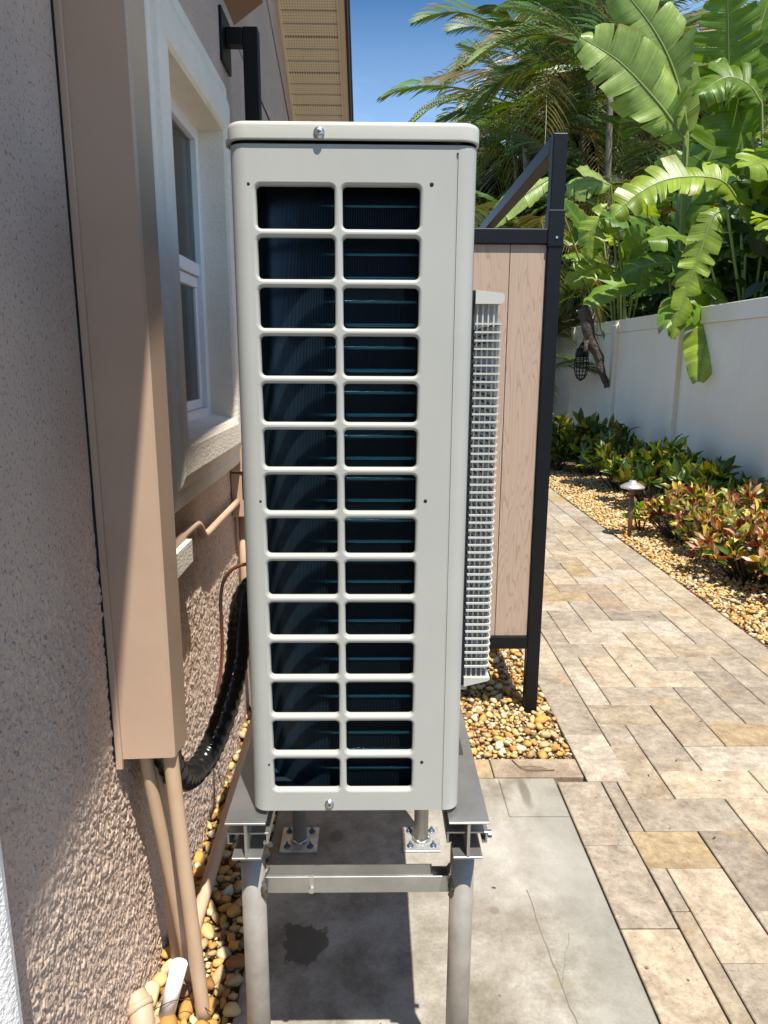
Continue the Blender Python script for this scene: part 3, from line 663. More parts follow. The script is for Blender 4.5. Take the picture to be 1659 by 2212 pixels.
el = MB(); el.tube(spline([(-.479, 1.195, .075), (-.462, 1.177, .062), (-.452, 1.155, .035), (-.448, 1.145, -.02)], 5), .024, 16)
el = tag(el.build('pipe_elbow', M['tanpipe']), 'tan pipe elbow leaving the wall above the gravel at the bottom edge', 'pipe elbow')
ring = MB(); ring.tube([(-.468, 1.184, .068), (-.461, 1.176, .061)], .027, 16); ring.build('collar', M['tanpipe'], el)
# black wrapped line set
hp = spline([(-.408, 1.248, .74), (-.407, 1.250, .62), (-.398, 1.285, .520), (-.386, 1.343, .472), (-.362, 1.413, .480), (-.338, 1.486, .540), (-.322, 1.556, .622), (-.322, 1.615, .700), (-.318, 1.69, .756), (-.26, 1.77, .80), (-.19, 1.80, .82)], 22)
rr = [.0268+.0006*math.sin(i*.13)+.0012*math.sin(i*1.15+1.3*math.sin(i*.21))+random.uniform(-.0004, .0004) for i in range(len(hp))]
hs = MB(); hs.tube(hp, rr, 24)
hose = tag(hs.build('insulated_hose', M['wrap']), 'thick black wrapped refrigerant hose looping from the duct to the unit', 'hose')
ct = MB(); ct.tube(spline([(-.20, 1.71, .835), (-.29, 1.70, .832), (-.341, 1.70, .822), (-.371, 1.70, .791), (-.383, 1.70, .743), (-.384, 1.70, .682), (-.385, 1.70, .607), (-.390, 1.69, .543), (-.398, 1.66, .49)], 8), .0045, 10)
tag(ct.build('copper_tube', M['copper']), 'thin copper tube bending down behind the black hose', 'tube')
cb = MB(); cb.tube(spline([(-.20, 1.66, .76), (-.30, 1.66, .747), (-.317, 1.655, .709), (-.322, 1.65, .624), (-.319, 1.645, .574), (-.327, 1.64, .524), (-.345, 1.62, .46)], 8), .0026, 8)
tag(cb.build('cable', M['cable']), 'thin black cable dangling on the right side of the black hose', 'cable')
# junction box, wall pipe
jb = thing('junction_box', 'tan metal junction box on the wall just left of the unit', 'junction box', (-.43, 2.42, .80))
o = MB(); o.box(WX+.002, -.355, 2.35, 2.56, .803, .952, .003); o.build('box_body', M['tan'], jb)
o = MB(); o.box(WX+.002, -.350, 2.344, 2.566, .957, 1.045, .004); o.build('box_lid', M['tan'], jb)
o = MB(); o.tube([(-.452, 2.40, .803), (-.452, 2.40, .55), (-.445, 2.41, .40), (-.425, 2.40, .0)], .015, 12); o.build('pipe_drop', M['tanpipe'], jb)
pipe('wall_pipe', 'thin tan pipe with a jog running along the wall under the window', 'pipe', [(-.458, 1.50, .912), (-.458, 1.70, .912), (-.458, 1.785, .910), (-.458, 1.825, .896), (-.458, 1.86, .866), (-.458, 1.90, .858), (-.458, 2.05, .858), (-.458, 2.345, .858)], .0105, M['tanpipe'], sub=4)

# ------------------------------------------------------------------ outdoor unit
UX0, UX1, UY0, UY1, UZ0, UZ1 = -.190, .136, 1.0, 1.945, .630, 1.601
unit = thing('outdoor_unit', 'off white outdoor air conditioner with a grid of coil openings standing on the metal stand', 'air conditioner', (-.027, 1.47, UZ0))
body = MB(); RC = .022
def rrect(x0, x1, z0, z1, r, n=5):
    pts = []
    for cx, cz, a0 in ((x1-r, z1-r, 0), (x0+r, z1-r, 90), (x0+r, z0+r, 180), (x1-r, z0+r, 270)):
        for k in range(n):
            a = math.radians(a0+90*k/(n-1)); pts.append((cx+r*math.cos(a), cz+r*math.sin(a)))
    return pts
CXB = [-.1605, -.0470, .0665]; HX = [(-.1555, -.0525), (-.0418, .0608)]
ROW0, PITCH, HH = 1.5515, .06400, .0537
CZB = [ROW0+.0052-PITCH*k for k in range(15)]
for ci, (hx0, hx1) in enumerate(HX):
    for k in range(14):
        z1 = ROW0-PITCH*k; z0 = z1-HH; a0, a1 = CXB[ci], CXB[ci+1]; b1_, b0_ = CZB[k], CZB[k+1]
        lp = []
        for off, dy in ((.0042, 0), (.0022, .0005), (.0008, .0017), (0, .0036), (0, .0105)):
            lp.append([(x, UY0+dy, z) for x, z in rrect(hx0-off, hx1+off, z0-off, z1+off, .0062+off)])
        n = len(lp[0]); vs = [q for l_ in lp for q in l_]; fs = []
        for i in range(4):
            for j in range(n): fs.append((i*n+j, i*n+(j+1) % n, (i+1)*n+(j+1) % n, (i+1)*n+j))
        body.add(vs, fs, True)
        rc = [(a1, UY0, b1_), (a0, UY0, b1_), (a0, UY0, b0_), (a1, UY0, b0_)]
        vs = lp[0]+rc; fs = []
        for q in range(4):
            for j in range(4): fs.append((n+q, q*5+j, q*5+j+1))
            fs.append((n+q, q*5+4, ((q+1)*5) % n, n+(q+1) % 4))
        body.add(vs, fs)
def fq(x0, x1, z0, z1, y=UY0): body.add([(x0, y, z0), (x1, y, z0), (x1, y, z1), (x0, y, z1)], [(0, 1, 2, 3)])
FL, FR = UX0+RC, UX1-RC; CR = .1070
fq(FL, CXB[0], CZB[14], CZB[0]); fq(CXB[2], CR, CZB[14], CZB[0]); fq(FL, CR, CZB[0], 1.589); fq(FL, CR, UZ0, CZB[14]); fq(FL, FR, 1.589, UZ1)
# pressed crease
body.add([(CR, UY0, UZ0), (CR+.0009, UY0+.0016, UZ0), (CR+.0020, UY0+.0016, UZ0), (CR+.0030, UY0-.0004, UZ0), (CR+.0036, UY0, UZ0), (CR, UY0, 1.589), (CR+.0009, UY0+.0016, 1.589), (CR+.0020, UY0+.0016, 1.589), (CR+.0030, UY0-.0004, 1.589), (CR+.0036, UY0, 1.589)],
         [(0, 1, 6, 5), (1, 2, 7, 6), (2, 3, 8, 7), (3, 4, 9, 8)])
fq(CR+.0036, FR, UZ0, 1.589)
# rounded vertical corners, sides and back
def vstrip(plan, z0, z1, smooth):
    n = len(plan); body.add([(x, y, z0) for x, y in plan]+[(x, y, z1) for x, y in plan], [(i, i+1, n+i+1, n+i) for i in range(n-1)], smooth)
arc = [(UX1-RC+RC*math.sin(a), UY0+RC-RC*math.cos(a)) for a in [math.radians(9*k) for k in range(11)]]
vstrip(arc, UZ0, UZ1, True); vstrip([(-.054-x, y) for x, y in arc], UZ0, UZ1, True)
vstrip([(UX1, UY0+RC), (UX1, UY1), (UX0, UY1), (UX0, UY0+RC)], UZ0, UZ1, False)
# inner skin, so the sheet reads as thick from inside and the cabinet is dark
body.build('cabinet', M['unit'], unit)
# base pan
bp_ = MB(); bp_.box(UX0+.004, UX1-.004, UY0+.012, UY1-.004, UZ0-.002, UZ0+.004, .001); bp_.lathe([(.024, -.010), (.030, -.003), (.030, 0)], 24, (-.010, 1.05, UZ0-.0025)); bp_.build('base_pan', M['unit'], unit)
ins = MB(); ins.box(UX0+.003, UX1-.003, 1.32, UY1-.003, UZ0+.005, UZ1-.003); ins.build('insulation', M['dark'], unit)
MB().box(UX0+.005, .0800, UY0+.0125, 1.315, .6342, .6354).build('pan_shade_sheet', M['fin'], unit)  # dark sheet added over the pan so its sunlit white stays shaded
# lid
def loop_plan(inset, z):
    x0, x1, y0, y1 = UX0-.003+inset, UX1+.003-inset, UY0-.004+inset, UY1+.004-inset
    return [(x, y, z) for x, y in rrect(x0, x1, y0, y1, max(.027-inset, .004), 7)]
lid = MB(); lps = [loop_plan(.0045, 1.6090), loop_plan(.0042, 1.6052), loop_plan(.0010, 1.6050), loop_plan(0, 1.6058), loop_plan(0, 1.6075), loop_plan(0, 1.6215), loop_plan(.0004, 1.6240), loop_plan(.0016, 1.6262), loop_plan(.0038, 1.6277), loop_plan(.0070, 1.6282)]
n = len(lps[0]); vs = [q for l_ in lps for q in l_]; fs = [(i*n+j, i*n+(j+1) % n, (i+1)*n+(j+1) % n, (i+1)*n+j) for i in range(len(lps)-1) for j in range(n)]
lid.add(vs, fs, True); lid.add(lps[-1], [tuple(range(n))]); lid.build('lid', M['lid'], unit)
# screws
def screw(x, y, z, axis='Y', parent=unit, r=.0058, sgn=-1):
    s = MB()
    s.lathe([(r*1.25, 0), (r*1.25, sgn*.0012), (r*.98, sgn*.0014), (r*.98, sgn*.0030), (r*.75, sgn*.0042), (r*.35, sgn*.0044), (.0001, sgn*.0044)], 18, (x, y, z), axis)
    sc = s.build('screw', M['steel'], parent)
    if axis == 'Y':
        k = MB(); k.box(x-.0026, x+.0026, y-.0047, y-.00441, z-.0006, z+.0006); k.box(x-.0006, x+.0006, y-.00475, y-.00441, z-.0026, z+.0026)
        k.build('cross_recess', M['dark'], sc)
screw(-.071, UY0-.0040, 1.6135); screw(-.0690, UY0, .6415)
screw(UX0-.0030, 1.03, 1.6085, 'X'); screw(UX0, 1.045, 1.172, 'X', r=.007)
for x, z, r in ((-.1645, 1.5525, .0020), (.0755, 1.5535, .0027), (-.1620, 1.1290, .0017), (.0745, 1.1300, .0026), (-.1620, .7105, .0017), (.0760, .7140, .0026), (.1088, 1.591, .0014)):
    s = MB(); s.lathe([(r, .0003), (r, -.00035), (.0001, -.00035)], 14, (x, UY0, z), 'Y'); s.build('screw_hole', M['dark'], unit)
# bracket tab on the left side
MB().box(UX0-.0035, UX0-.0005, 1.03, 1.06, 1.125, 1.165, .0008).build('side_tab', M['dark'], unit)
# coil: L shaped in plan, thin fins and tubes
CYF = 1.046; CRD = .125; pl = []
xs = .0790
L1 = xs-(-.060); La = CRD*math.pi/2; L3 = .14
def coil_at(s):
    if s < L1: return Vector((xs-s, CYF, 0)), Vector((0, 1, 0))
    if s < L1+La:
        a = (s-L1)/CRD; c0 = Vector((-.060, CYF+CRD, 0)); d = Vector((-math.sin(a), -math.cos(a), 0)); return c0+d*CRD, -d
    return Vector((-.060-CRD, CYF+CRD+(s-L1-La), 0)), Vector((1, 0, 0))
TOT = L1+La+L3; FS = .00235; nf = int(TOT/FS); vs = []; fq_ = []
for i in range(nf):
    p, nn_ = coil_at(i*FS); q = p+nn_*.012; t = Vector((-nn_.y, nn_.x, 0))*.0003; b0 = len(vs)
    for a in (p-t, q-t, q+t, p+t): vs += [(a.x, a.y, .6345), (a.x, a.y, 1.585)]
    for k in range(4): fq_.append((b0+2*k, b0+2*((k+1) % 4), b0+2*((k+1) % 4)+1, b0+2*k+1))
off = np.array([-.027, 1.47, UZ0])
structure(link('coil_fins', mesh_np('coil_fins', np.array(vs)-off, np.array(fq_)), M['fin'], unit), 'stuff')
bk = MB(); sp = [coil_at(TOT*k/40) for k in range(41)]; v2 = []
for p, nn_ in sp: q = p+nn_*.0125; v2 += [(q.x, q.y, .6345), (q.x, q.y, 1.59)]
bk.add(v2, [(2*k, 2*k+2, 2*k+3, 2*k+1) for k in range(40)], True); bk.build('coil_back', M['dark'], unit, fix=False)
for k in range(29):
    z = .667+k*.0320+.006; t = MB(); t.tube([(p+nn_*(.0088 if k % 2 else .0058))+Vector((0, 0, z)) for p, nn_ in sp], .0028 if k % 2 else .0036, 8, caps=False); t.build('coil_tube', M['tube'], unit)
# end plate to the right of the coil and top/bottom dark closures
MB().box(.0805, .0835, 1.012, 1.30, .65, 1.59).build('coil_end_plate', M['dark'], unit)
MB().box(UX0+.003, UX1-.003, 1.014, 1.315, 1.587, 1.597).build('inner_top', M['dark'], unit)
# fan guard on the right side
GY0, GY1, GZ0, GZ1 = 1.105, 1.735, .790, 1.428; GX0, GX1 = UX1+.0165, UX1+.0600
gb = MB(); gb.box(UX1+.0005, GX0-.0005, GY0+.006, GY1-.006, GZ0, GZ1+.003); guard = gb.build('fan_guard_with_gap_shade', M['dark'], unit)  # near-black box fills the gap behind the guard, standing in for its shade
for z0, z1 in ((GZ1-.017, GZ1), (GZ0, GZ0+.016)):
    up_ = z1 == GZ1; o = MB()
    o.prism([(GX0, z0 if up_ else z0), (GX1-.004, z0 if up_ else z0+.010), (GX1, z0+.004 if up_ else z0+.013), (GX1, z1-.004 if up_ else z1), (GX1-.004, z1 if not up_ else z1-.001), (GX0, z1+.003 if up_ else z1)], 'Y', GY0, GY1)
    o.build('cap', M['guard'], guard)
nr = 46
bar = MB()
for k in range(5):
    x = GX0+.004+k*.0084; bar.box(x-.0014, x+.0014, GY0+.006, GY0+.010, GZ0+.012, GZ1-.012 if k < 4 else GZ1-.045, .0008)
bar.build('side_bar', M['guard'], guard)
fb = MB()
for k in range(36):
    yv = GY0+.03+k*(GY1-GY0-.06)/35; fb.box(GX1-.007, GX1-.0045, yv-.0009, yv+.0009, GZ0+.012, GZ1-.012)
structure(fb.build('front_bars', M['guard'], guard), 'stuff')
for k in range(nr):
    z = GZ0+.036+k*(GZ1-GZ0-.082)/(nr-1); t = .0014; xo = GX1-.001*(k % 2)*0
    o = MB(); o.prism([(GX0, GY0+.0042), (GX0, GY0), (xo-.010, GY0), (xo-.003, GY0+.002), (xo, GY0+.010), (xo, GY1-.010), (xo-.004, GY1-.002), (GX0, GY1), (GX0, GY1-.010), (xo-.009, GY1-.012), (xo-.006, GY0+.010), (xo-.010, GY0+.0042)], 'Z', z-t, z+t)
    o.build('rib', M['guard'], guard)
for y_, z_ in ((GY0+.03, GZ0-.004),): MB().box(UX1, GX0+.008, y_-.01, y_+.012, z_-.012, z_+.012, .002).build('guard_clip', M['guard'], unit)

# ------------------------------------------------------------------ aluminium stand
st = thing('equipment_stand', 'welded aluminium stand with four pipe legs under the outdoor unit', 'stand', (-.027, 1.45, 0))
def rail(xc, y0, y1):
    o = MB(); o.box(xc-.032, xc+.032, y0, y1, .6160, .6200, .0008); o.box(xc-.0022, xc+.0022, y0+.001, y1-.001, .5575, .6159); o.box(xc-.0235, xc+.0235, y0+.001, y1-.001, .5532, .5574, .0008)
    return o.build('rail', M['alu'], st)
for xc in (-.200, .151):
    rl = rail(xc, .982, 2.02)
    for sg in (-1, 1):
        a, b_ = sorted((xc+sg*.0035, xc+sg*.0335)); o = MB()
        o.box(a, b_, 1.0, 2.0, .5870, .5900, .0006); xo = xc+sg*.0325; o.box(min(xo, xo-sg*.003), max(xo, xo-sg*.003), 1.0, 2.0, .5700, .5869); 
        xi = xc+sg*.0245; o.box(min(xo-sg*.0031, xi), max(xo-sg*.0031, xi), 1.0, 2.0, .5700, .5722)
        o.build('strut_channel', M['alu'], rl)
bl = MB(); bl.tube([(.186, 1.012, .578), (.192, 1.012, .578)], .0062, 6, smooth=False); bl.tube([(.178, 1.012, .578), (.186, 1.012, .578)], .0035, 10); bl.build('bolt', M['anchor'], st)
for xc, yc in ((-.199, 1.03), (.1485, 1.03), (-.206, 1.762), (.1355, 1.762)):
    l_ = MB(); l_.tube([(xc, yc, .006), (xc, yc, .28), (xc, yc, .5528)], .0200, 28); lg = l_.build('leg', M['aludull'], st)
    wv = []; 
    w_ = MB(); w_.tube([(xc+.0215*math.cos(a), yc+.0215*math.sin(a), .009+.002*math.sin(a*5)) for a in [2*math.pi*k/24 for k in range(25)]], [.0042+.0012*math.sin(k*2.1) for k in range(25)], 8, caps=False); w_.build('weld', M['alu'], lg)
    p_ = MB(); p_.box(xc-.052, xc+.052, yc-.052, yc+.052, 0, .0062, .0012); pt = p_.build('base_plate', M['plate'], st)
    for sx in (-1, 1):
        for sy_ in (-1, 1):
            a_ = MB(); bx_, by_ = xc+sx*.032, yc+sy_*.032
            a_.lathe([(.0095, .0064), (.0095, .0078), (.0001, .0078)], 16, (bx_, by_, 0)); a_.lathe([(.0064, .0079), (.0064, .013), (.0058, .0134), (.0001, .0134)], 6, (bx_, by_, 0), smooth=False)
            a_.lathe([(.0032, .0135), (.0032, .021), (.0001, .0212)], 10, (bx_, by_, 0)); a_.build('anchor_bolt', M['anchor'], pt)
for yb_, zc0, zc1 in ((1.043, .4545, .4850), (1.755, .30, .331)):
    cb_ = MB(); xl, xr = -.180, .1300
    cb_.box(xl, xr, yb_-.014, yb_+.0145, zc0, zc0+.0025); cb_.box(xl, xr, yb_-.0142, yb_-.0115, zc0, zc1, .0006); cb_.box(xl+.002, xr-.03, yb_-.0114, yb_+.0145, zc1-.0030, zc1+.0012); cb_.box(xl, xr, yb_+.0117, yb_+.0145, zc0+.0026, zc1-.0031)
    cbo = cb_.build('cross_bar', M['alu'], st)
    if yb_ < 1.5:
        for xe, sg in ((-.181, 1), (.1315, -1)):
            w_ = MB(); pts_ = [(xe+sg*(-.001+.004*math.sin(k*1.3)*.3), yb_-.0225+.0035*abs(k-5)/5*1.4, zc0-.006+k*.0042) for k in range(11)]
            w_.tube(pts_, [.0040+.0028*math.sin(math.pi*(k+.5)/11)+.0009*math.sin(k*2.5) for k in range(11)], 10)
            w_.tube([(xe+sg*.001, yb_-.012, zc1+.003), (xe+sg*.004, yb_, zc1+.006), (xe, yb_+.010, zc1+.004)], [.003, .0042, .003], 8); w_.build('weld', M['weld'] if sg < 0 else M['weld'], cbo)
        br = MB(); br.box(-.1065, -.0985, yb_-.0158, yb_-.0144, zc0+.008, zc1+.001, .0004); br.tube([(-.1025, yb_-.0144, zc0+.007), (-.1025, yb_-.0185, zc0+.007)], .0058, 6, smooth=False); br.build('bolt', M['steel'], st)
# feet of the unit on the rails
for xc in (-.190, .148):
    for yc in (1.245, 1.70):
        o = MB(); o.box(xc-.018, xc+.014, yc-.02, yc+.02, .6202, .6265, .001); o.lathe([(.008, .6266), (.008, .636), (.006, .640), (.0001, .640)], 12, (xc+(.006 if xc > 0 else -.006), yc, 0)); o.build('foot', M['foot'], unit)

# ------------------------------------------------------------------ screen with boards
sc_ = thing('privacy_screen', 'black metal framed screen with tan composite boards standing beside the unit', 'privacy screen', (.08, 2.53, 0))
def blk(name, *a, parent=sc_, bevel=.003): 
    o = MB(); o.box(*a, bevel, 2); return o.build(name, M['black'], parent)
SY0, SY1 = 2.505, 2.553
blk('post', .583, .631, SY0, SY1, -.02, 2.050)
blk('post', -.416, -.368, SY0, SY1, -.02, 2.348)
blk('arm', -.4695, -.4165, SY0+.001, SY1-.001, 2.298, 2.347)
blk('wall_plate', -.4795, -.4700, SY0-.045, SY1+.045, 2.235, 2.388, bevel=.002)
blk('rail', -.3675, .5825, SY0+.002, SY1-.002, 1.708, 1.757); blk('rail', -.3675, .5825, SY0+.002, SY1-.002, .258, .307)
blk('beam', .583, .631, SY1+.001, 4.10, 2.000, 2.0495); blk('post', .583, .631, 4.102, 4.150, -.02, 2.050); blk('rail', .584, .630, SY1+.001, 4.10, .258, .307)
blk('sleeve', .580, .634, SY0-.003, SY1+.003, 1.70, 1.815, bevel=.002)
o = MB(); o.tube([(.610, SY0-.0031, 1.728), (.610, SY0-.006, 1.728)], .004, 10); o.build('screw', M['steel'], sc_)
bx0 = .5825
while bx0 > -.36:
    b0 = max(bx0-.1243, -.3673); o = MB(); o.box(b0+.0018, bx0-.0004, SY0+.014, SY0+.034, .3075, 1.7075, .0012); o.build('board', M['board'], sc_); bx0 -= .1243

# ------------------------------------------------------------------ vinyl fence
fx = 3.0
fence = thing('vinyl_fence', 'tall white vinyl privacy fence running behind the croton bed', 'fence', (fx+.03, 7, 0))
yp = [1.50, 3.37, 5.24, 7.11, 8.98, 10.85, 12.72]
fz = 1.805
for i, y in enumerate(yp):
    o = MB(); o.box(fx-.045, fx+.085, y-.065, y+.065, -.05, fz-.06, .006, 2); o.build('post', M['fence'], fence)
    if i < len(yp)-1:
        a, b_ = y+.0655, yp[i+1]-.0655
        o = MB(); o.box(fx-.012, fx+.052, a, b_, fz-.15, fz, .006, 2); o.build('top_rail', M['fence'], fence)
        o = MB(); o.box(fx-.012, fx+.052, a, b_, .03, .19, .006, 2); o.build('bottom_rail', M['fence'], fence)
        w_ = (b_-a)/3
        for k in range(3):
            o = MB(); o.box(fx+.004, fx+.036, a+k*w_+.0006, a+(k+1)*w_-.0006, .191, fz-.151, .001); o.build('panel', M['fence'], fence)

# ------------------------------------------------------------------ path light
pl_ = thing('path_light', 'mushroom shaped copper path light standing in the gravel beside the pavers', 'path light', (1.962, 5.26, 0))
o = MB(); o.tube([(1.962, 5.26, -.03), (1.962, 5.26, .15), (1.960, 5.26, .372)], .0165, 14); o.lathe([(.024, .33), (.024, .365), (.017, .372)], 14, (1.960, 5.26, 0)); o.build('stem', M['lampmetal'], pl_)
o = MB(); o.lathe([(.0001, .372), (.085, .381), (.091, .388), (.088, .396), (.05, .418), (.030, .424), (.027, .436), (.020, .440), (.0001, .441)], 28, (1.958, 5.26, 0)); o.build('shade', M['lampshade'], pl_)

# hanging lantern and dead branch on the fence
ln = thing('lantern', 'black wire basket lantern hanging against the white fence', 'lantern', (2.74, 9.6, 1.05))
LX, LY = 2.76, 9.6; LZ0, LZ1 = 1.055, 1.555
o = MB()
prf = lambda t: .085*math.sin(math.pi*min(max(t, .0), 1)**.75)**.7+.006
for k in range(12):
    a = 2*math.pi*k/12; o.tube([(LX+prf(t/14)*math.cos(a), LY+prf(t/14)*math.sin(a), LZ0+(LZ1-LZ0)*t/14) for t in range(15)], .0065, 5)
o.build('wire_cage', M['black'], ln)
for t in (2, 3.5, 5, 6.5, 8):
    r_ = prf(t/14); z = LZ0+(LZ1-LZ0)*t/14; o = MB(); o.tube([(LX+r_*math.cos(2*math.pi*k/20), LY+r_*math.sin(2*math.pi*k/20), z) for k in range(21)], .0065, 5, caps=False); o.build('hoop', M['black'], ln)
o = MB(); o.lathe([(.085, LZ0+.30), (.088, LZ0+.36), (.07, LZ0+.42), (.0001, LZ0+.43)], 18, (LX, LY, 0)); o.build('top_cup', M['black'], ln)
o = MB(); o.tube(spline([(LX, LY, LZ1), (LX+.02, LY, LZ1+.06), (LX+.12, LY, LZ1+.10), (fx+.003, LY, LZ1+.08)], 6), .006, 6); o.build('hook', M['black'], ln)
br = MB(); k_ = spline([(2.60, 9.05, 1.95), (2.63, 9.0, 1.74), (2.70, 9.0, 1.52), (2.80, 9.0, 1.36), (2.83, 9.0, 1.22), (2.90, 9.0, 1.07), (2.925, 9.0, .99)], 6)
br.tube(k_, [.085-.055*i/len(k_)+.004*math.sin(i*1.1) for i in range(len(k_))], 10)
br = tag(br.build('dead_branch', M['bark']), 'crooked brown dead branch hanging down in front of the white fence', 'branch')
o = MB(); o.tube(spline([(2.68, 9.0, 1.60), (2.62, 8.95, 1.52), (2.61, 8.95, 1.42)], 4), .025, 7); o.build('twig', M['bark'], br)

# ------------------------------------------------------------------ plants
GREENS = [(.055, .13, .018), (.045, .11, .02), (.075, .16, .022), (.035, .085, .02)]
def leaf_blade(mid, width, nrm, lobes, droop=.25, tear=.10, seed=0, fold=.25, n_a=5, n_s=5, col=(.06, .13, .02), edge=None):
    """torn banana-like blade: lobes between the tears along both sides of the midrib. returns V,F,C,UV"""
    r = random.Random(seed); mid = spline(mid, 10); m_ = len(mid)-1; nrm = Vector(nrm).normalized()
    def at(t):
        f_ = min(max(t, 0), 1)*m_; i = min(int(f_), m_-1); p = mid[i].lerp(mid[i+1], f_-i); d = (mid[i+1]-mid[i]).normalized(); return p, d
    V = []; F = []; C = []; UV = []
    def wprof(t): return width*(max(math.sin(math.pi*min(t*.93+.05, 1)), 0)**.62)
    for side in (-1, 1):
        cuts = [0]; 
        while cuts[-1] < 1: cuts.append(cuts[-1]+r.uniform(.55, 1.5)/lobes)
        cuts[-1] = 1
        if len(cuts) > 2 and cuts[-1]-cuts[-2] < .04: cuts.pop(-2)
        for a, b in zip(cuts[:-1], cuts[1:]):
            tilt = r.uniform(-.28, .28); sh = r.uniform(.2, 1)*tear; dr = droop*r.uniform(.5, 1.5); base = len(V); cv_ = r.uniform(.82, 1.15); yel = r.random() < .28
            for i in range(n_a+1):
                for j in range(n_s+1):
                    s = j/n_s; u = i/n_a; tm_ = a+(b-a)*u
                    uu = .5+(u-.5)*(1-sh*s*s*(1.6 if i in (0, n_a) else 1))
                    t = a+(b-a)*uu
                    p, d = at(t); sd = d.cross(nrm).normalized(); nn = sd.cross(d).normalized()
                    if nn.dot(nrm) < 0: nn = -nn
                    wl_ = wprof(t)*s
                    ang = fold*1.0
                    q = p+sd*side*wl_*math.cos(ang*s)+d*wl_*.30+nn*(wl_*(math.sin(fold)*.5+tilt*s)-width*dr*s*s)+nn*.010*math.sin(t*60+side)*s
                    V.append(q); UV.append((t*1.0, s)); e_ = s**6
                    c_ = Vector(col)*cv_
                    if yel and s > .8: c_ = c_.lerp(Vector((.34, .23, .05)), .55)
                    if s == 0: c_ = c_.lerp(Vector((.20, .26, .06)), .6)
                    C.append(c_*(1+.0*e_))
            for i in range(n_a):
                for j in range(n_s):
                    k = base+i*(n_s+1)+j; F.append((k, k+1, k+n_s+2, k+n_s+1))
    return V, F, C, UV, mid
def leaf_obj(name, parent, mid, width, nrm, lobes=7, petiole=None, label=None, rib=.012, **k):
    V, F, C, UV, md = leaf_blade(mid, width, nrm, lobes, **k); off = wloc(parent)
    o = link(name, mesh_np(name, [(v.x-off.x, v.y-off.y, v.z-off.z) for v in V], np.array(F), True, np.array([c[:] for c in C]), UV), M['bigleaf'], parent)
    tb = MB(); pts_ = list(md)
    if petiole: pts_ = spline([petiole, (Vector(petiole)+md[0])/2+Vector((0, 0, .05)), md[0]], 4)[:-1]+pts_
    tb.tube(pts_, [rib*(1.25-1.05*i/(len(pts_)-1)) for i in range(len(pts_))], 7); tb.build('midrib', M['midrib'], o)
    if label: o['label'] = label
    return o
M['midrib'] = mat('leaf_midrib', (.20, .26, .07), .4)
def sc3(pts, y0, k, dy=None):
    """move points measured at distance y0 out to distance y0*k along their sight lines (camera height 1.33)"""
    return [(x*k, y0*k+(dy[i] if dy else 0), 1.33+(z-1.33)*k) for i, (x, z) in enumerate(pts)]
bp1 = thing('bird_of_paradise', 'giant bird of paradise with huge pale upright leaves towering over the fence', 'plant', (3.35, 7.9, 0))
bp2 = thing('bird_of_paradise', 'bird of paradise with torn arching leaves drooping over the white fence', 'plant', (3.55, 6.9, 0))
bp3 = thing('bird_of_paradise', 'bird of paradise with short torn leaves just right of the black post', 'plant', (3.3, 9.6, 0))
bp4 = thing('bird_of_paradise', 'bird of paradise with broad glossy leaves at the upper right edge', 'plant', (4.1, 7.3, 0))
PALE = (.33, .45, .12); MIDG = (.155, .27, .028); DEEP = (.085, .18, .022); LIME = (.30, .42, .05)
A = sc3([(2.264, 2.905), (2.039, 3.149), (1.752, 3.401), (1.46, 3.561)], 5.6, 1.36)
leaf_obj('leaf', bp1, A, .37, (-.35, -.9, .25), 8, (3.30, 7.9, 1.2), col=PALE, seed=3, droop=.25, tear=.22, fold=.55, rib=.018)
B = sc3([(2.40, 3.023), (2.274, 3.422), (2.07, 3.747), (1.70, 4.12)], 5.9, 1.36)
leaf_obj('leaf', bp1, B, .36, (-.25, -.95, .1), 7, (3.35, 7.95, 1.2), col=PALE, seed=5, droop=.25, tear=.22, fold=.6, rib=.02)
Cc = sc3([(2.418, 2.796), (2.452, 3.052), (2.51, 3.359), (2.591, 3.71)], 5.2, 1.42)
leaf_obj('leaf', bp4, Cc, .42, (-.7, -.6, .35), 7, (4.0, 7.3, 1.0), col=MIDG, seed=8, droop=.3, fold=.5, tear=.25, rib=.018)
C2 = sc3([(2.50, 2.95), (2.40, 3.06), (2.25, 3.10), (2.08, 3.00)], 5.0, 1.42)
leaf_obj('leaf', bp4, C2, .30, (-.2, -.7, .7), 8, (4.0, 7.3, 1.0), col=MIDG, seed=9, droop=.35, tear=.3, fold=.4)
D = sc3([(2.429, 2.345), (2.274, 2.491), (1.967, 2.498), (1.76, 2.412), (1.587, 2.267)], 5.0, 1.42)
leaf_obj('leaf', bp2, D, .27, (-.1, -.75, .65), 10, (3.6, 6.9, 1.0), col=LIME, seed=12, droop=.22, tear=.35, fold=.5, rib=.014)
Ee = sc3([(2.153, 2.237), (2.073, 2.183), (2.02, 1.995), (1.967, 1.803), (1.882, 1.459)], 4.6, 1.42)
leaf_obj('leaf', bp2, Ee, .155, (-.45, -.85, .3), 9, (3.6, 6.9, 1.2), col=LIME, seed=14, droop=.3, tear=.4, fold=.35, rib=.012)
Fp = sc3([(1.297, 2.631), (1.098, 2.503), (.832, 2.283)], 5.6, 1.6)
leaf_obj('leaf', bp3, Fp, .17, (.4, -.6, .7), 4, (3.2, 9.6, 1.2), col=PALE, seed=21, droop=.15, fold=.3)
G = sc3([(1.932, 2.722), (1.779, 2.758), (1.567, 2.72)], 6.2, 1.4)
leaf_obj('leaf', bp3, G, .26, (-.1, -.7, .7), 5, (3.3, 9.6, 1.2), col=PALE, seed=23, droop=.35, tear=.25)
Hh = sc3([(1.82, 2.266), (1.709, 2.363), (1.629, 2.265), (1.625, 2.068)], 5.6, 1.4)
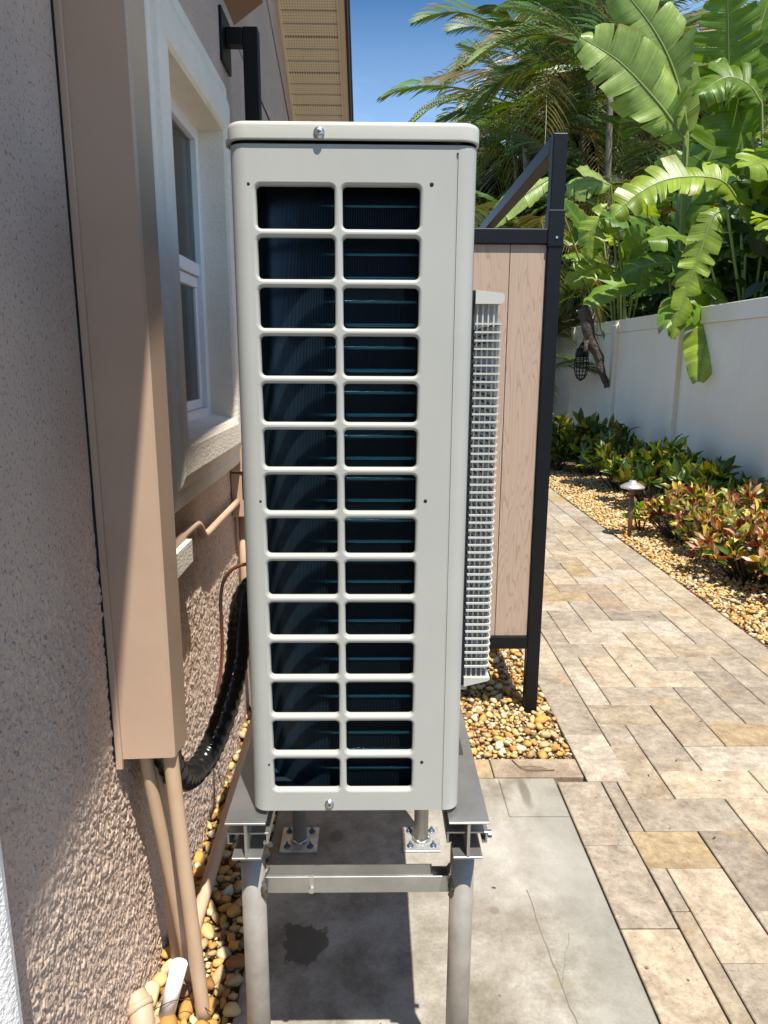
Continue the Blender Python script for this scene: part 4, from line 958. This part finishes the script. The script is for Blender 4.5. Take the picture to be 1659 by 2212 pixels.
leaf_obj('leaf', bp3, Hh, .17, (-.3, -.8, .5), 8, (3.3, 9.3, 1.2), col=LIME, seed=26, droop=.3, tear=.35)
extra = [  # base, tip direction and size of the fill leaves
    (bp2, (3.15, 7.0, 2.30), (-.55, -.25, .35), .9, .20, MIDG), (bp2, (3.35, 6.7, 2.25), (.15, -.5, .55), 1.0, .24, MIDG), (bp2, (3.3, 7.1, 2.1), (-.6, -.5, -.1), .9, .22, MIDG), (bp2, (3.5, 6.6, 2.1), (.3, -.5, .1), .9, .24, LIME), (bp2, (3.6, 6.9, 2.4), (-.1, -.4, .8), 1.1, .27, MIDG),
    (bp4, (3.8, 7.2, 2.6), (.25, -.2, .9), 1.5, .34, LIME), (bp4, (3.9, 7.0, 2.5), (.5, -.3, .6), 1.3, .32, MIDG), (bp4, (3.75, 7.1, 2.3), (-.1, -.6, .3), 1.1, .30, DEEP), (bp4, (4.0, 6.9, 2.1), (.2, -.7, .2), 1.1, .28, MIDG), (bp4, (3.7, 7.4, 3.0), (-.35, -.1, .9), 1.3, .36, MIDG),
    (bp1, (3.25, 8.0, 2.5), (-.6, -.2, .5), 1.2, .30, DEEP), (bp1, (3.3, 8.1, 2.7), (.3, -.1, 1), 1.5, .34, MIDG), (bp1, (3.2, 8.0, 2.2), (-.7, -.3, .1), 1.1, .25, MIDG), (bp1, (3.4, 7.7, 2.2), (.2, -.5, .4), 1.1, .28, DEEP),
    (bp3, (3.05, 9.5, 2.4), (-.6, -.2, .5), .9, .22, MIDG), (bp3, (3.1, 9.4, 2.45), (-.5, -.3, .1), .9, .22, LIME), (bp3, (3.1, 9.3, 2.3), (.1, -.4, .7), .9, .24, MIDG), (bp3, (3.2, 9.1, 2.1), (.3, -.5, .3), .9, .24, DEEP), (bp3, (3.0, 9.6, 2.5), (-.5, -.1, .7), 1.1, .26, DEEP),
    (bp4, (4.1, 7.3, 3.3), (-.1, -.3, .9), 1.5, .32, LIME), (bp4, (3.75, 7.0, 3.2), (.35, -.4, .8), 1.3, .32, MIDG), (bp4, (3.95, 7.0, 2.9), (-.5, -.4, .3), 1.2, .30, LIME), (bp4, (4.3, 7.2, 3.4), (.2, -.3, .7), 1.4, .34, MIDG), (bp4, (3.6, 7.3, 3.4), (.5, -.3, .4), 1.1, .28, LIME), (bp4, (3.7, 6.9, 2.6), (.2, -.6, .2), 1.0, .26, LIME), (bp4, (3.4, 7.4, 3.6), (-.2, -.2, .9), 1.2, .30, MIDG), (bp1, (3.3, 8.2, 3.2), (.6, -.3, .5), 1.2, .32, MIDG),
    (bp2, (3.45, 6.6, 2.5), (-.2, -.6, .1), .9, .2, LIME), (bp2, (3.55, 6.4, 2.2), (.1, -.6, -.1), .9, .22, LIME), (bp3, (3.15, 9.3, 2.6), (-.4, -.3, .4), .9, .22, LIME), (bp3, (3.3, 9.0, 2.7), (-.2, -.4, .5), .9, .24, LIME), (bp3, (3.25, 9.2, 2.9), (.2, -.3, .8), 1.0, .26, MIDG), (bp3, (2.95, 9.6, 2.8), (-.7, -.1, .3), 1.0, .24, MIDG),
    (bp2, (3.2, 6.9, 2.0), (-.3, -.5, -.5), .8, .2, LIME), (bp2, (3.3, 7.4, 2.2), (-.5, 0, .2), .9, .22, DEEP), (bp4, (3.9, 6.6, 1.95), (-.2, -.5, -.2), .8, .24, LIME)]
for i, (pr, b0, d, ln_, wd_, cl) in enumerate(extra):
    b0 = Vector(b0); d = Vector(d).normalized(); md = [b0+d*ln_*t+Vector((0, 0, -.42*ln_*t*t*(1 if d.z < .7 else .25))) for t in (0, .33, .66, 1)]
    nn = Vector((-.3+.3*random.random(), -.55, .75)); leaf_obj('leaf', pr, md, wd_, nn, random.choice((5, 6, 8)), (wloc(pr)+Vector((0, 0, .9))), col=cl, seed=40+i, droop=random.uniform(.15, .4), tear=random.uniform(.1, .35), fold=random.uniform(.2, .5))
for p_ in (bp1, bp2, bp3, bp4):
    w0 = wloc(p_); o = MB()
    for k in range(5):
        a = k*1.26; o.tube(spline([w0+Vector((.14*math.cos(a), .14*math.sin(a), -.05)), w0+Vector((.12*math.cos(a), .12*math.sin(a), .6)), w0+Vector((.05*math.cos(a), .05*math.sin(a), 1.25))], 4), .045, 8)
    o.build('stem', M['palmtrunk'], p_)

# palms: four frond shapes shared between the copies
def frond_mesh(L_, n, drop, wid, seed, col, dry=False):
    r = random.Random(seed); V = []; F = []; C = []; pts_ = []
    for i in range(n+1):
        t = i/n; pts_.append(Vector((L_*(t*.92-.12*t*t), 0, L_*(.55*t-drop*t*t))))
    def quadstrip(ps, ws, c, axis):
        b = len(V)
        for p, w__ in zip(ps, ws): V.extend([p+axis*w__, p-axis*w__]); C.extend([c, c])
        for k in range(len(ps)-1): F.append((b+2*k, b+2*k+1, b+2*k+3, b+2*k+2))
    quadstrip(pts_, [.012*(1.1-i/n) for i in range(n+1)], Vector((.16, .17, .05)), Vector((0, 1, 0)))
    quadstrip(pts_, [.012*(1.1-i/n) for i in range(n+1)], Vector((.16, .17, .05)), Vector((0, 0, 1)))
    for i in range(int(n*.16), n+1):
        for sd in (-1, 1):
            t = i/n; p = pts_[i]; d = (pts_[min(i+1, n)]-pts_[i-1]).normalized(); lf = wid*(math.sin(math.pi*min(.12+t*.86, 1))**.6)*r.uniform(.85, 1.1)
            dirv = (Vector((0, sd, 0))*(1-.35*t)+d*(.55+.6*t)+Vector((0, 0, .28+r.uniform(-.12, .12)))).normalized(); c = Vector(col)*r.uniform(.5, 2.0)+Vector((.012, .006, 0))
            if r.random() < .07: c = Vector((.20, .15, .06))
            ps = [p+dirv*lf*s+Vector((0, 0, -.32*lf*s*s*(1.3 if dry else 1))) for s in (0, .35, .7, 1)]; ax = dirv.cross(Vector((0, 0, 1))).cross(dirv).lerp(d, .5).normalized()
            quadstrip(ps, [.006, .013, .010, .001], c, ax)
    return mesh_np('frond', [v[:] for v in V], np.array(F), True, np.array([c[:] for c in C]))
FR_ = [frond_mesh(1.9, 34, .55, .48, 1, (.07, .12, .025)), frond_mesh(2.2, 38, .75, .52, 2, (.06, .11, .03)), frond_mesh(1.7, 32, .9, .45, 3, (.09, .14, .03)), frond_mesh(2.0, 36, 1.05, .46, 4, (.16, .13, .05), True), frond_mesh(2.0, 36, .35, .5, 5, (.065, .125, .03))]
for me in FR_: me.materials.append(M['frond'])
def palm(x, y, h, nf_, label, cat='palm tree', sz=1, lean=(0, 0), trunks=1, seed=0, dry=.15, z0=0):
    r = random.Random(seed); root = thing('palm_tree', label, cat, (x, y, z0), 'palms behind the fence')
    for q in range(trunks):
        a = q*2.4+seed; bx_, by_ = (.25*math.cos(a), .25*math.sin(a)) if trunks > 1 else (0, 0); hh = h*(1 if q == 0 else r.uniform(.6, .95)); tx, ty = bx_*3+lean[0], by_*3+lean[1]
        o = MB(); o.tube(spline([(x+bx_, y+by_, z0-.05), (x+(bx_+tx)/2, y+(by_+ty)/2, z0+hh*.5), (x+tx, y+ty, z0+hh)], 5), [.065-.025*k/10 for k in range(11)], 9); o.build('trunk', M['palmtrunk'], root)
        for k in range(nf_//trunks):
            me = FR_[3] if r.random() < dry else FR_[r.choice((0, 1, 2, 4))]
            f_ = bpy.data.objects.new('frond', me); COL.objects.link(f_); f_.parent = root; f_.location = (tx, ty, hh+r.uniform(-.25, .1))
            s_ = sz*r.uniform(.75, 1.15); f_.scale = (s_, s_, s_); f_.rotation_euler = (r.uniform(-.3, .3), r.uniform(-.75, .45), k*2.4+r.uniform(-.4, .4))
palm(2.45, 11.6, 4.9, 36, 'tall palm with feathery arching fronds in front of the dense dark hedge', sz=1.15, seed=1, trunks=2)
palm(1.85, 12.4, 3.7, 34, 'palm at the left edge of the greenery against the open sky', sz=.85, seed=2, trunks=2, lean=(-.1, 0), dry=.3)
palm(3.1, 12.2, 5.2, 36, 'palm with a slender pale trunk rising behind the black post', sz=1.2, seed=3, trunks=2)
palm(3.7, 11.2, 5.2, 36, 'palm behind the huge pale upright leaves', sz=1.2, seed=4, trunks=2)
palm(5.2, 10.6, 5.0, 30, 'palm rising at the upper right corner behind the leaves', sz=1.2, seed=5, trunks=2)
palm(3.0, 13.6, 6.2, 34, 'tallest palm at the back with grey drooping fronds', sz=1.25, seed=6, dry=.35, trunks=2)
palm(3.4, 13.8, 6.6, 34, 'tall palm at the back just left of the huge upright leaves', sz=1.25, seed=9, dry=.2, trunks=2)
palm(4.6, 13.0, 6.4, 34, 'tall palm at the back behind the tops of the upright leaves', sz=1.25, seed=10, dry=.1, trunks=2)
palm(1.7, 10.9, 1.5, 24, 'low bushy palm seen through the open frame of the screen', sz=.75, seed=7, trunks=3)
palm(2.3, 11.2, 2.9, 30, 'middle height palm with dry tan fronds below the tall feathery palm', sz=.95, seed=11, trunks=2, dry=.4)
palm(3.3, 10.8, 2.2, 18, 'short palm with fronds hanging over the fence near the lantern', sz=.7, seed=8, dry=.05, lean=(-.05, -.1))

# small-leaved shrubs
def leaf_cloud(n, place, size, cols, seed, up=.4, shape=(1, .34)):
    r = np.random.default_rng(seed); V = []; F = []; C = []
    cs = np.array(cols)
    for i in range(n):
        p, d = place(r); s = size*r.uniform(.6, 1.25); d = d/np.linalg.norm(d); a = np.cross(d, r.normal(size=3)); a /= np.linalg.norm(a); nn = np.cross(a, d)
        b = len(V); c = cs[r.integers(len(cs))]*r.uniform(.7, 1.25)
        for t, w_, dz in ((0, .03, 0), (.35, .9, .05), (.7, .8, .02), (1, .02, -.12)):
            q = p+d*s*t+nn*s*dz; w2 = s*shape[1]*.5*w_; V.append(q-a*w2+nn*w2*.35); V.append(q); V.append(q+a*w2+nn*w2*.35); C += [c*.95, c*1.15, c*.95]
        for k in range(3):
            F.append((b+3*k, b+3*k+1, b+3*k+4, b+3*k+3)); F.append((b+3*k+1, b+3*k+2, b+3*k+5, b+3*k+4))
    return np.array(V), np.array(F), np.array(C)
def shrub(x, y, rx, ry, h, nst, nl, size, cols, label, group, seed, shape=(1, .34)):
    root = thing('croton_shrub', label, 'shrub', (x, y, 0), group); r = random.Random(seed); tips = []; o = MB()
    for k in range(nst):
        a = r.uniform(0, 6.28); q = math.sqrt(r.random()); tx, ty = q*rx*math.cos(a), q*ry*math.sin(a); tz = h*(1-.45*q*q)*r.uniform(.6, 1.0); tips.append(np.array((tx, ty, tz)))
        o.tube([(x+tx*.3, y+ty*.3, -.02), (x+tx*.75, y+ty*.75, tz*.55), (x+tx, y+ty, tz)], [.008, .006, .004], 5)
    o.build('stem', M['bark'], root)
    T = np.array(tips)
    def place(rr_):
        t = T[rr_.integers(len(T))]; an = rr_.uniform(0, 6.28); el_ = rr_.uniform(-.15, 1.25); d = np.array((math.cos(an)*math.cos(el_), math.sin(an)*math.cos(el_), math.sin(el_)))
        return t*(1, 1, 1-rr_.random()**2*.35)+d*.01, d
    V, F, C = leaf_cloud(nl, place, size, cols, seed, shape=shape); link('foliage', mesh_np('foliage', V, F, True, C), M['leaf'], root)
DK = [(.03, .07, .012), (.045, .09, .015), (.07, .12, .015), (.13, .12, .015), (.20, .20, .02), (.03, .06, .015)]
BR = [(.62, .46, .12), (.60, .40, .26), (.07, .13, .015), (.05, .10, .012), (.58, .43, .06), (.42, .14, .06), (.20, .05, .04), (.58, .34, .20), (.10, .16, .02), (.55, .48, .14), (.16, .06, .03), (.34, .34, .04)]
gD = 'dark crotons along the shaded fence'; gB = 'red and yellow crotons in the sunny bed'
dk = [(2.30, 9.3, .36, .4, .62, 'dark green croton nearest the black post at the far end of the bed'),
      (2.55, 8.3, .36, .4, .66, 'dark green croton below the dead branch and lantern'),
      (2.62, 7.3, .36, .4, .64, 'dark green croton with yellowish top leaves in the middle of the shaded row'),
      (2.60, 6.4, .36, .42, .60, 'dark green croton directly behind the path light, against the fence'),
      (2.72, 5.6, .26, .4, .52, 'olive croton right of the path light, touching the white fence'),
      (2.20, 8.6, .24, .3, .40, 'low dark croton at the shaded edge of the path')]
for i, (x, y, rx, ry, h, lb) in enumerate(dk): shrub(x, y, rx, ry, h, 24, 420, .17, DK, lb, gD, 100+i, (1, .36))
brr = [(2.34, 5.15, .28, .32, .42, 'small red and yellow croton just right of the path light'),
       (2.50, 4.70, .32, .34, .46, 'yellow topped croton second from the path light in the sunny bed'),
       (2.36, 4.20, .34, .34, .44, 'croton with red lower leaves spilling toward the pavers'),
       (2.76, 4.15, .28, .36, .50, 'multicoloured croton against the fence at the right edge'),
       (2.50, 3.74, .36, .34, .50, 'bushy pink and yellow croton lowest at the right edge of the photo'),
       (2.82, 5.0, .22, .34, .46, 'croton with pale tips between the yellow topped croton and the fence'),
       (2.60, 3.15, .36, .34, .48, 'red and green croton at the near end of the bed')]
for i, (x, y, rx, ry, h, lb) in enumerate(brr): shrub(x, y, rx, ry, h, 54, 1250, .085, BR, lb, gB, 200+i, (1, .36))
shrub(2.12, 5.45, .07, .07, .24, 6, 46, .10, [(.12, .25, .03), (.2, .3, .04)], 'tiny lime green plant at the foot of the path light', 'crotons seedlings', 300, (1, .4))
# dark hedge that closes the view
def hplace(rr_):
    x = rr_.uniform(-1.0, 9.5); y = 14.4+rr_.random()*2.0-.25*max(0, x-4); top = 5.4+.6*math.sin(x*1.7)+1.6*min(1, max(0, x-3.0))+.5*math.sin(x*.6+1) - max(0, 2.0-x)*1.6
    z = rr_.random()**.8*max(top, .8); an = rr_.uniform(0, 6.28); d = np.array((math.cos(an), math.sin(an)-.7, rr_.uniform(-.6, .8))); return np.array((x, y, z)), d
V, F, C = leaf_cloud(30000, hplace, .36, [(.02, .05, .012), (.03, .07, .015), (.045, .085, .018), (.025, .045, .015)], 900, shape=(1, .5))
structure(link('hedge', mesh_np('hedge', V, F, True, C), M['leaf']), 'stuff')
def hplace2(rr_):
    x = rr_.uniform(3.38, 6.5); y = rr_.uniform(4.6, 11.8); top = 2.75+.25*math.sin(y*2.1)+.25*(x-3.4)
    z = rr_.random()**.7*top; an = rr_.uniform(0, 6.28); d = np.array((math.cos(an)-.4, math.sin(an)-.5, rr_.uniform(-.5, .8))); return np.array((x, y, z)), d
V, F, C = leaf_cloud(13000, hplace2, .26, [(.02, .05, .012), (.03, .07, .015), (.045, .085, .018)], 901, shape=(1, .45))
structure(link('understory', mesh_np('understory', V, F, True, C), M['leaf']), 'stuff')

# ------------------------------------------------------------------ litter
tw = MB(); tw.tube(spline([(.47, 2.165, .004), (.485, 2.125, .006), (.50, 2.105, .007), (.545, 2.10, .006), (.60, 2.103, .005)], 5), .0016, 5); tw.tube(spline([(.485, 2.12, .006), (.53, 2.118, .008), (.575, 2.108, .006)], 4), .0012, 5)
tag(tw.build('twig', M['twig']), 'dry forked twig lying on the paver row behind the concrete pad', 'twig')
def lplace(rr_):
    x = rr_.uniform(.0, 1.85); y = rr_.uniform(1.1, 5.5); an = rr_.uniform(0, 6.28); return np.array((x, y, .003)), np.array((math.cos(an), math.sin(an), .05))
V, F, C = leaf_cloud(70, lplace, .013, [(.10, .07, .04), (.16, .11, .06), (.07, .055, .04)], 77, shape=(1, .4))
structure(link('leaf_litter', mesh_np('leaf_litter', V, F, False, C), M['flake']), 'stuff')
